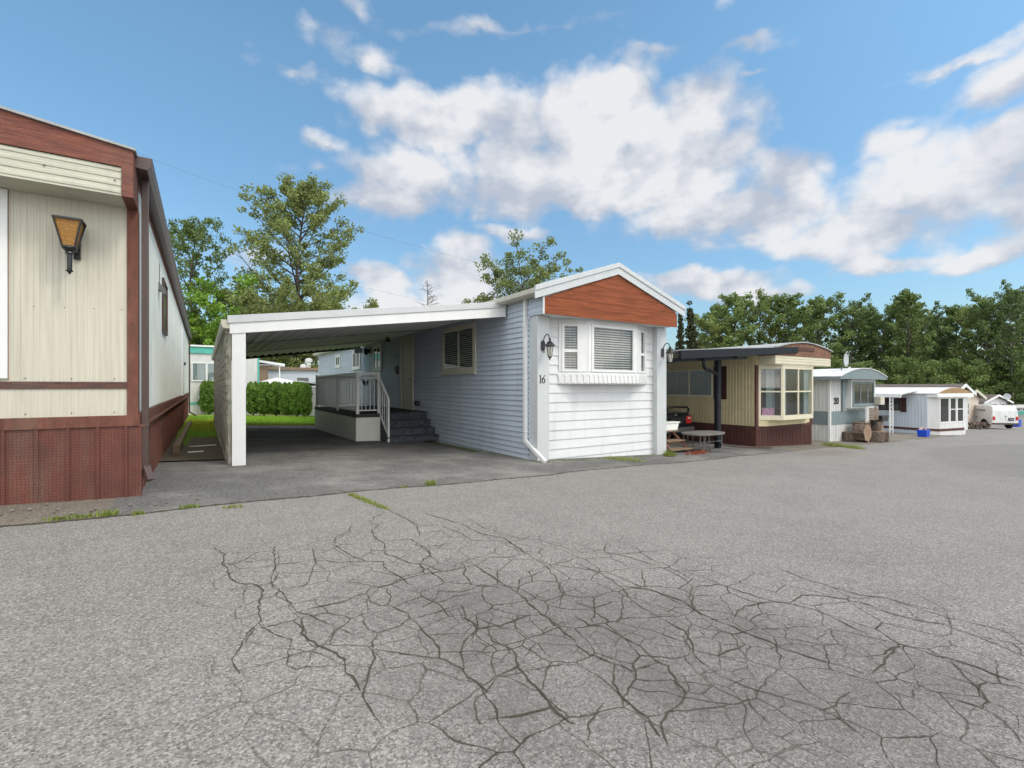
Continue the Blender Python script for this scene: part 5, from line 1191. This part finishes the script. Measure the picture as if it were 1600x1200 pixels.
# ------------------------------------------------------------------ white home with tan arch (turned with the road)
def home_arch():
    Xo, Yo = 34.4, 9.75; g = gz(Xo, Yo)
    h = thing('mobile_home', 'pale blue-white mobile home with tan arched gable and lattice porch posts', 'mobile home', (Xo, Yo, g), -11, group='mobile homes')
    w = MB().box(0, 3.42, 0, 13, g - .4, -.42); ribs(w, (0, 0), (0, 1), (-1, 0), 0, 13, g, -.5, .16, .05, .02); w.build('wall', 'bluewhite', h)
    c = [(-.02, -.002), (.35, -.40), (2.75, -.40), (3.1, -.002)]
    MB().prism(c, 'z', g - .5, -2.07).prism(c, 'z', -.6, -.56).build('bay_base', 'white20', h)
    MB().prism([(-.04, -.0), (.33, -.42), (2.77, -.42), (3.12, -.0)], 'z', -2.52, -2.38).box(-.03, -.0, 0, 13, -2.52, -2.38).build('brown_stripe', 'darkbrown', h)
    for k, (a, b) in enumerate(((.36, 1.3), (1.34, 2.0), (2.04, 2.74))):
        window(h, (0, -.37), (1, 0), (0, -1), a, b, -2.06, -.61, .07, .04, bars=() if k == 0 else ((-1.3, .05),), name='window')
    MB().box(.36, 2.74, -.365, -.02, -2.06, -.61).build('bay_core', 'dark', h)
    MB().prism([(-.02, -.002), (.35, -.40), (.37, -.38), (.05, -.002)], 'z', -2.07, -.6).build('bay_cheek', 'white20', h); MB().prism([(2.75, -.4), (3.1, -.002), (3.04, -.002), (2.74, -.38)], 'z', -2.07, -.6).build('bay_cheek', 'white20', h)
    MB().box(3.0, 3.44, -.12, .02, -2.1, -.6).build('side_panel', 'bluewhite', h); MB().box(2.98, 3.46, -.15, .02, g - .4, -2.101).build('side_panel_base', 'whitetrim', h)
    arc = [(.15 + i * 3.2 / 14, -.37 + .30 * (1 - abs(i / 7 - 1) ** 2)) for i in range(15)]
    MB().prism([(0, -.38)] + arc + [(3.4, -.38)], 'y', -.5, -.45).build('tan_arch', 'tan', h)
    MB().box(-.05, 3.5, -.52, .02, -.60, -.385).build('front_band', 'whitetrim', h)
    MB().prism([(-.1, -.42), (-.1, -.38)] + [(a, b + .02) for a, b in arc] + [(3.5, -.38), (3.5, -.42)], 'y', -.44, 13.1).build('roof', 'white20', h)
    a = thing('porch_awning', 'long white ribbed porch awning on lattice posts', 'awning', (Xo, Yo, g), -11)
    aw = MB().prism([(-1.4, -.50), (-1.4, -.42), (.3, -.16), (.3, -.24)], 'y', .6, 13)
    for i in range(60): aw.prism([(-1.38, -.42), (-1.38, -.40), (.3, -.14), (.3, -.16)], 'y', .62 + i * .205, .67 + i * .205)
    aw.build('ribbed_roof', 'white20', a); MB().box(-1.44, -1.38, .55, 13, -.62, -.44).build('gutter', 'whitetrim', a)
    for x, y in ((-1.3, 1.1), (-1.3, 7.)):
        q = MB()
        for dx in (-.14, .14): q.box(x + dx - .025, x + dx + .025, y - .02, y + .02, g - .03, -.55)
        for i in range(9):
            z = g + .15 + i * .21; q.bar((x - .12, y, z), (x + .12, y, z + .2), .02); q.bar((x + .12, y, z), (x - .12, y, z + .2), .02)
        q.build('lattice_post', 'whitetrim', a)
    window(h, (-.02, 0), (0, 1), (-1, 0), 1.35, 2.75, -1.42, -.70, .05, .05, muls=((1.7, .03), (2.05, .03), (2.4, .03)), fm='shutter', name='side_window')
    for y0 in (1.02, 2.78): MB().box(-.06, -.021, y0, y0 + .3, -1.5, -.66).build('shutter', 'shutter', h)
    nb = MB(); text_mesh(nb, '2', .3, lambda v: (.10 + v.x * .8, -.12 - .3 * v.x - v.z, -1.45 + v.y)); nb.build('house_number', 'greylet', h)
home_arch()
x, y = onroad(1443, 682); g = gz(x, y)
t = thing('recycling_box', 'bright blue recycling box with papers on the pavement before the tan arched home', 'box', (x, y, g))
MB().add([(x + a * .27 * k, y + b * .2 * k, g + z) for z, k in ((0, .88), (.34, 1.)) for a, b in ((-1, -1), (1, -1), (1, 1), (-1, 1))], [(0, 3, 2, 1), (4, 5, 6, 7), (0, 1, 5, 4), (1, 2, 6, 5), (2, 3, 7, 6), (3, 0, 4, 7)]).build('box', 'bluep', t, bev=.01)
b = MB(); rs = random.Random(2)
for i in range(7): q = x + rs.uniform(-.2, .2); w_ = y + rs.uniform(-.1, .1); b.bar((q, w_, g + .3), (q + rs.uniform(-.12, .12), w_, g + .44), .12, .02)
b.build('papers', 'paper', t)

def gable_home(name, label, X, Y, Wd, D, ze, zr, wall, roof, rot=0, siding=None, wins=(), over=.3, trim='whitetrim'):
    g = gz(X, Y); h = thing(name, label, 'mobile home', (X, Y, g), rot, group='mobile homes')
    ox, oy = (X, Y) if rot == 0 else (0, 0)
    w = MB().box(ox, ox + Wd, oy, oy + D, g - .5, ze).prism([(ox, ze), (ox + Wd / 2, zr - .06), (ox + Wd, ze)], 'y', oy + .001, oy + .1)
    if siding: lap(w, (ox, oy), (1, 0), (0, -1), 0, Wd, g, ze, siding, .02); lap(w, (ox, oy), (0, 1), (-1, 0), 0, D, g, ze, siding, .02)
    w.build('wall', wall, h)
    m = (zr - ze) / (Wd / 2); e = ze - m * over
    MB().prism([(ox - over, e), (ox + Wd / 2, zr), (ox + Wd + over, e), (ox + Wd + over, e + .07), (ox + Wd / 2, zr + .07), (ox - over, e + .07)], 'y', oy - .35, oy + D + .3).build('roof', roof, h)
    MB().prism([(ox - over - .02, e - .12), (ox + Wd / 2, zr - .12), (ox + Wd + over + .02, e - .12), (ox + Wd + over + .02, e + .08), (ox + Wd / 2, zr + .08), (ox - over - .02, e + .08)], 'y', oy - .40, oy - .351).build('bargeboard', trim, h)
    for (side, a, b, z0, z1) in wins:
        if side == 'f': window(h, (ox, oy - .02), (1, 0), (0, -1), a, b, z0, z1, .09, .05, bars=(((z0 + z1) / 2, .08),))
        else: window(h, (ox - .02, oy), (0, 1), (-1, 0), a, b, z0, z1, .09, .05)
    return h
gable_home('mobile_home', 'long shingle roofed home behind the tan arched home, white gable edge showing', 43, 11, 4.0, 16, -.48, .12, 'white20', 'shingle')
gable_home('mobile_home', 'pink beige sided home with cream bargeboards left of the van', 50, 12, 4.1, 9, -.86, -.32, 'pinkbeige', 'shingle', 0, .16, (('f', .25, 1.35, -2.35, -1.25),), .45, 'beige')
gable_home('mobile_home', 'small white gabled home seen above the van roof', *W(1536, 55), 3.8, 12, -1.75, -1.0, 'white20', 'shingle', -20, .2, (('f', 1.1, 2.2, -2.75, -1.95), ('f', 2.7, 3.3, -2.75, -1.95)), .35)
def far_home():
    X, Y = W(1582, 62); g = gz(X, Y)
    h = thing('mobile_home', 'far pale blue bay window home with teal base at the right border', 'mobile home', (X, Y, g), -30, group='mobile homes')
    MB().box(0, 7, 0, 10, g - .3, -2.75).build('wall', 'bluewhite', h); MB().box(-.2, 7.2, -.6, 10.2, -2.75, -2.5).prism([(-.1, -2.5), (3.5, -2.28), (7.1, -2.5)], 'y', -.5, 10).build('roof', 'white20', h)
    MB().box(-.03, 7.03, -.03, 0, g, g + .45).build('teal_base', 'turq', h)
    for i in range(4): window(h, (0, 0), (1, 0), (0, -1), .3 + i * .95, 1.15 + i * .95, -4.1 + .9, -2.85, .1, .05)
    return h
far_home()
h = thing('garden_shed', 'dark low shed between the small gabled home and the far home', 'shed', (*W(1566, 58), gz(*W(1566, 58))), -20); zz = OFF[h.name][2]
MB().box(0, 2.2, 0, 3, zz - .2, -2.5).build('wall', 'gutterbrown', h); MB().box(-.1, 2.3, -.15, 3.1, -2.5, -2.36).build('roof', 'white20', h)
x, y = W(1584, 43); t = thing('recycling_box', 'blue bins showing behind the right rear of the van', 'box', (x, y, gz(x, y))); MB().box(x - .5, x + .5, y - .4, y + .4, gz(x, y), gz(x, y) + .55).build('box', 'bluep', t, bev=.04); MB().box(x - .52, x + .52, y - .42, y + .42, gz(x, y) + .55, gz(x, y) + .6).build('rim', 'bluep', t)
# brush heap by the pink beige home
rs = random.Random(12); b = MB(); cx, cy = 49.7, 11.2; g = gz(cx, cy)
for i in range(46):
    a = (cx + rs.gauss(0, .6), cy + rs.gauss(0, .4), g + abs(rs.gauss(.1, .22))); e = tuple(a[k] + rs.gauss(0, .4) * (1 if k < 2 else .5) for k in range(3)); b.tube([a, e], [.06, .04], 5)
tag(b.build('firewood_heap', 'logb', None, at=(cx, cy, g)), 'heap of cut branches and firewood against the pink beige home', 'firewood')
s_ = thing('satellite_dish', 'white round satellite dish standing on a pole right of the small gabled home', 'satellite dish', (*W(1573, 50), gz(*W(1573, 50)))); x, y = W(1573, 50)
MB().tube([(x, y, gz(x, y)), (x, y, -1.1)], .04, 6).build('pole', 'pipe', s_)
V = [(x, y, -1.05)]; n = 16; nx, ny = -.83, -.55
for i in range(n): a = 2 * math.pi * i / n; V.append((x - .33 * math.cos(a) * ny + nx * .08, y + .33 * math.cos(a) * nx + ny * .08, -1.05 + .33 * math.sin(a)))
o = MB().add(V, [(0, 1 + i, 1 + (i + 1) % n) for i in range(n)]).build('reflector', 'dish', s_); o.modifiers.new('s', 'SOLIDIFY').thickness = .03

def van():
    x, y = W(1571, 36.8); g = gz(x, y); th = 44
    t = thing('white_van', 'white panel van seen from its rear left corner', 'van', (x, y, g), th)
    t.scale = (.86, .86, .90)
    # local: +x forward, y left; rear at x=0
    prof = [(0.0, .42), (.02, 1.0), (.05, 1.55), (.12, 1.88), (.25, 2.0), (.6, 2.04), (3.6, 2.02), (4.1, 1.85), (4.6, 1.25), (5.3, 1.12), (5.5, .95), (5.5, .42)]
    V = []; F = []; zs = []
    ys = [(-.98, .0), (-.99, .0), (-.80, 1), (.80, 1), (.99, 0), (.98, 0)]
    mb = MB(); n = len(prof)
    rings = []
    for (px_, pz) in prof:
        hw = .99 if pz < 1.3 else .99 - (pz - 1.3) * .15; rings.append([(px_, -hw, g + pz), (px_, hw, g + pz)])
    for a, b in rings: V += [a, b]
    V += [(.0, -.97, g + .42)]
    V.pop()
    F = [(2 * i, 2 * i + 1, 2 * i + 3, 2 * i + 2) for i in range(n - 1)] + [tuple(2 * i for i in range(n))[::-1], tuple(2 * i + 1 for i in range(n)), (0, 2 * n - 2, 2 * n - 1, 1)]
    mb.add(V, F); mb.build('body', 'vanwhite', t, bev=.045)
    for wx in (1.0, 4.5):
        for s in (-1, 1):
            w = MB(); w.tube([(wx, s * .80, g + .37), (wx, s * 1.0, g + .37)], .37, 20); w = w.build('wheel', 'tyre', t)
            MB().tube([(wx, s * .995, g + .37), (wx, s * 1.015, g + .37)], [.21, .17], 16).build('rim', 'steel', w)
    a = MB()
    for s in (.992,):
        pts = [(1.0 + .47 * math.cos(k), g + .37 + .47 * math.sin(k)) for k in [i * math.pi / 12 for i in range(13)]]
        a.prism(pts, 'y', s, s + .008)
    a.build('wheel_arch', 'dark', t)
    MB().box(-.16, .02, -.95, .98, g + .40, g + .55).build('rear_bumper', 'gutterbrown', t, bev=.02)
    for s in (-1, 1):
        MB().box(-.02, .06, s * .86 - .09, s * .86 + .09, g + .78, g + 1.10).build('tail_light', 'redlens', t, bev=.01)
    MB().box(-.03, .04, -.62, -.22, g + .74, g + .98).build('plate_recess', 'dark', t); MB().box(-.036, -.031, -.56, -.28, g + .80, g + .92).build('number_plate', 'greylet', t)
    MB().box(.01, .04, -.01, .01, g + .6, g + 1.2).box(-.02, .05, -.12, -.05, g + 1.10, g + 1.16).build('rear_door_seam', 'pipe', t)
    # illegible slanted lettering on the upper side panel
    l_ = MB()
    for i in range(5):
        q = 1.0 + i * .22; l_.prism([(q, g + 1.50), (q + .05, g + 1.50), (q - .02, g + 1.68), (q - .07, g + 1.68)], 'y', .95, .985)
        if i % 2: l_.prism([(q - .1, g + 1.65), (q + .05, g + 1.65), (q + .04, g + 1.68), (q - .11, g + 1.68)], 'y', .95, .987); l_.prism([(q - .12, g + 1.50), (q + .05, g + 1.50), (q + .04, g + 1.53), (q - .11, g + 1.53)], 'y', .95, .986)
    l_.build('side_lettering', 'greylet', t)
van()

# ------------------------------------------------------------------ homes beyond the lawn
def turq_home():
    X0, Y0 = W(290, 24.9); X1, _ = W(404, 27.5); Y = 29.5; X0 = -2.0; X1 = Y * ray(404)[0] / ray(404)[1]; g = gz(X0, Y)
    h = thing('mobile_home', 'white home with turquoise fascia and stripe beyond the lawn', 'mobile home', (X1, Y, g), group='mobile homes')
    f = Y / ray(340)[1]; k = f / 742
    w = MB().box(X0 - 3, X1, Y, Y + 4, g - .5, 61 * k); ribs(w, (X1, Y), (-1, 0), (0, -1), 0, 5.5, g, 50 * k, .16, .04, .012); w.build('wall', 'white20', h)
    MB().box(X0 - 3, X1 + .04, Y - .08, Y - .0, 51 * k, 61 * k).box(X1 - .05, X1 + .04, Y - .03, Y + .05, g, 51 * k).build('fascia', 'turq', h)
    MB().box(X0 - 3.1, X1 + .1, Y - .15, Y + 4.1, 61 * k, 63.5 * k).build('roof', 'whitetrim', h)
    MB().box(X0 - 3, X1 - .05, Y - .02, Y - .0, -28 * k, -24 * k).build('stripe', 'turq', h)
    a = Y * ray(299)[0] / ray(299)[1]; b = Y * ray(347)[0] / ray(347)[1]
    window(h, (0, Y - .012), (1, 0), (0, -1), a, b, 8 * k, 37 * k, .06, .05, muls=((Y * ray(323)[0] / ray(323)[1], .09),), glass='glass', fill='curtain')
    h = thing('mobile_home', 'long pale blue home with brown roof edge beyond the cedar shrubs', 'mobile home', (*W(420, 34), gz(*W(420, 34))), group='mobile homes')
    Y = 34.; x0 = Y * ray(414)[0] / ray(414)[1]; x1 = x0 + 9; k = Y / ray(450)[1] / 742
    MB().box(x0, x1, Y, Y + 4, -2.4, 26 * k).build('wall', 'bluewhite', h); MB().box(x0 - .1, x1, Y - .2, Y + 4.1, 26 * k, 30 * k).build('roof', 'wood', h)
    for px, hh, r in ((485, 46, .16), (476, 36, .13), (437, 33, .15)):
        xx = Y * ray(px)[0] / ray(px)[1]; MB().lathe(xx, Y + .6, [(r, 28 * k), (r, (hh - 6) * k), (r * 1.5, (hh - 6) * k), (r * 1.5, (hh - 2) * k), (r * .8, hh * k)], 10).build('roof_vent', 'whitetrim', h)
    MB().box(x0 + 1.9, x0 + 2.6, Y - .02, Y, 8 * k, 14 * k).build('wall_vent', 'pipe', h)
    # small awning and tan shed next to the turquoise home
    Y = 31.; x0 = Y * ray(403)[0] / ray(403)[1]; x1 = Y * ray(419)[0] / ray(419)[1]; k = Y / ray(410)[1] / 742
    s = thing('garden_shed', 'tan shed under the small awning beside the turquoise home', 'shed', (x0, Y, gz(x0, Y))); MB().box(x0 + .02, x1, Y, Y + 1.4, gz(x0, Y) - .1, 33 * k).build('wall', 'wood', s); MB().box(x0, x1 + .06, Y - .05, Y + 1.45, 33 * k, 34.5 * k).build('roof', 'whitetrim', s)
    x2 = Y * ray(444)[0] / ray(444)[1]; s = thing('small_awning', 'small flat white awning with a thin post over the tan shed', 'awning', (x2, Y, gz(x2, Y)))
    MB().prism([(x0 + .02, 38 * k), (x0 + .02, 41 * k), (x2, 36 * k), (x2, 32 * k)], 'y', Y - .3, Y + 2).build('canopy', 'whitetrim', s); MB().box(x2 - .3, x2 - .24, Y - .2, Y - .14, gz(x2, Y), 33 * k).build('post', 'whitetrim', s)
    # tent-shaped white roof
    f = 28.; x, y = W(447, f); k = f / 742; s = thing('tent_canopy', 'white pitched tent canopy behind the cedar shrubs', 'tent', (x, y, gz(x, y)))
    MB().add([(x - 1.9, y - 1.2, 4 * k), (x + 1.7, y - 1.2, 1 * k), (x + 1.7, y + 1.4, 1 * k), (x - 1.9, y + 1.4, 4 * k), (x - .5, y, 14 * k)], [(0, 1, 4), (1, 2, 4), (2, 3, 4), (3, 0, 4), (3, 2, 1, 0)]).build('canopy_roof', 'whitetrim', s)
    for a, b in ((-1.8, -1.1), (1.6, -1.1), (1.6, 1.3), (-1.8, 1.3)): MB().box(x + a - .03, x + a + .03, y + b - .03, y + b + .03, gz(x, y), 2 * k).build('pole', 'whitetrim', s)
    x, y = W(487, 27); s = thing('garden_shed', 'white shed with pitched roof behind the end of the deck', 'shed', (x, y, gz(x, y))); k = 27 / 742
    MB().box(x - .9, x + 2.4, y, y + 2.2, gz(x, y) - .1, -1 * k).build('wall', 'white20', s); MB().prism([(x - 1.2, -3 * k), (x + .4 - 1, 9 * k), (x + 2.8, -2 * k), (x + 2.8, -4 * k), (x - .6, 7 * k), (x - 1.2, -5 * k)], 'y', y - .2, y + 2.4).build('roof', 'whitetrim', s)
turq_home()

# old timbers beside the path
t = MB().bar((-.40, 10.2, gz(-.4, 10.2) + .06), (-.38, 19, gz(-.38, 19) + .06), .10, .16).build('timber_edging', 'wood', None, at=(-.4, 10.2, gz(-.4, 10.2))); tag(t, 'old brown timber edging along the cream home skirting', 'timber')
for i, (x, y, a, lb) in enumerate(((-.12, 10.3, 0, 'short pale stick lying on the dirt path'), (.0, 11.4, .08, 'longer pale stick across the dirt path'))):
    z = gz(x, y) + .015; t = MB().bar((x - .12 - i * .12, y, z), (x + .12 + i * .1, y + a, z), .03, .02).build('stick', 'deckw', None, at=(x, y, z)); tag(t, lb, 'stick')
rs = random.Random(3)
rk = MB()
for i in range(420):
    if i > 40:
        x = rs.uniform(-3, 12); y = edge(x) + rs.gauss(.03, .16); r = rs.uniform(.003, .010); z = gz(x, y) - .004 - (.016 if y > edge(x) else 0)
        rk.lathe(x, y, [(r * .7, z - r * .3), (r, z + r * .3), (r * .5, z + r * .8)], 5); continue
    x = rs.uniform(-.5, -.35) if i < 10 else rs.uniform(-3, 0); y = rs.uniform(8.5, 10) if i < 10 else rs.uniform(5.6, 6.25); r = rs.uniform(.008, .02); z = gz(x, y) - .012
    rk.lathe(x, y, [(r * .7, z - r * .3), (r, z + r * .3), (r * .5, z + r * .8)], 6)
for i in range(260):
    x = rs.uniform(5.4, 9.1); y = 7.26 - abs(rs.gauss(0, .09)); r = rs.uniform(.003, .009); z = gz(x, y) - .017
    rk.lathe(x, y, [(r * .7, z - r * .3), (r, z + r * .3), (r * .5, z + r * .8)], 5)
struct(rk.build('loose_stones', 'rock'), 'stuff')
dl = []
for i in range(420):
    if i % 3: x = rs.uniform(4.9, 9.1); y = 7.27 - abs(rs.gauss(0, .07))
    else: x = 5.28 - abs(rs.gauss(0, .08)); y = rs.uniform(7.6, 11.5)
    dl.append((x, y, gz(x, y) - .016))
struct(blades('leaf_litter', dl, .014, 'dullred' if False else 'weed', .012, 1.6), 'stuff')

# overhead wires
def WZ(px, py, f): return (*W(px, f), (604 - py) * f / 742)
for pts, lb in (([WZ(180, 225, 30), WZ(430, 330, 33), WZ(800, 425, 42)], 'thin overhead wire crossing the sky left of centre'), ([WZ(250, 380, 40), WZ(480, 430, 42), WZ(800, 500, 48)], 'lower thin overhead wire behind the left trees')):
    a, b, c = [Vector(p) for p in pts]; P = [a * (1 - t) ** 2 + b * 2 * t * (1 - t) + c * t * t for t in [i / 24 for i in range(25)]]
    o = MB().tube(P, .007, 5).build('overhead_wire', 'pipe', None, at=tuple(a)); tag(o, lb, 'wire', 'overhead wires')
# trees across the road, seen only as reflections in the front windows
for i, (x, y, s) in enumerate(((16, -22, .8), (8, -26, .7), (24, -20, .85))):
    tree('for_c' if i % 2 else 'for_a', ['tree across the road mirrored in the bay window', 'second tree across the road behind the viewer', 'third tree across the road behind the viewer'][i], x, y, s * .75, 40 * i, 'trees across the road')
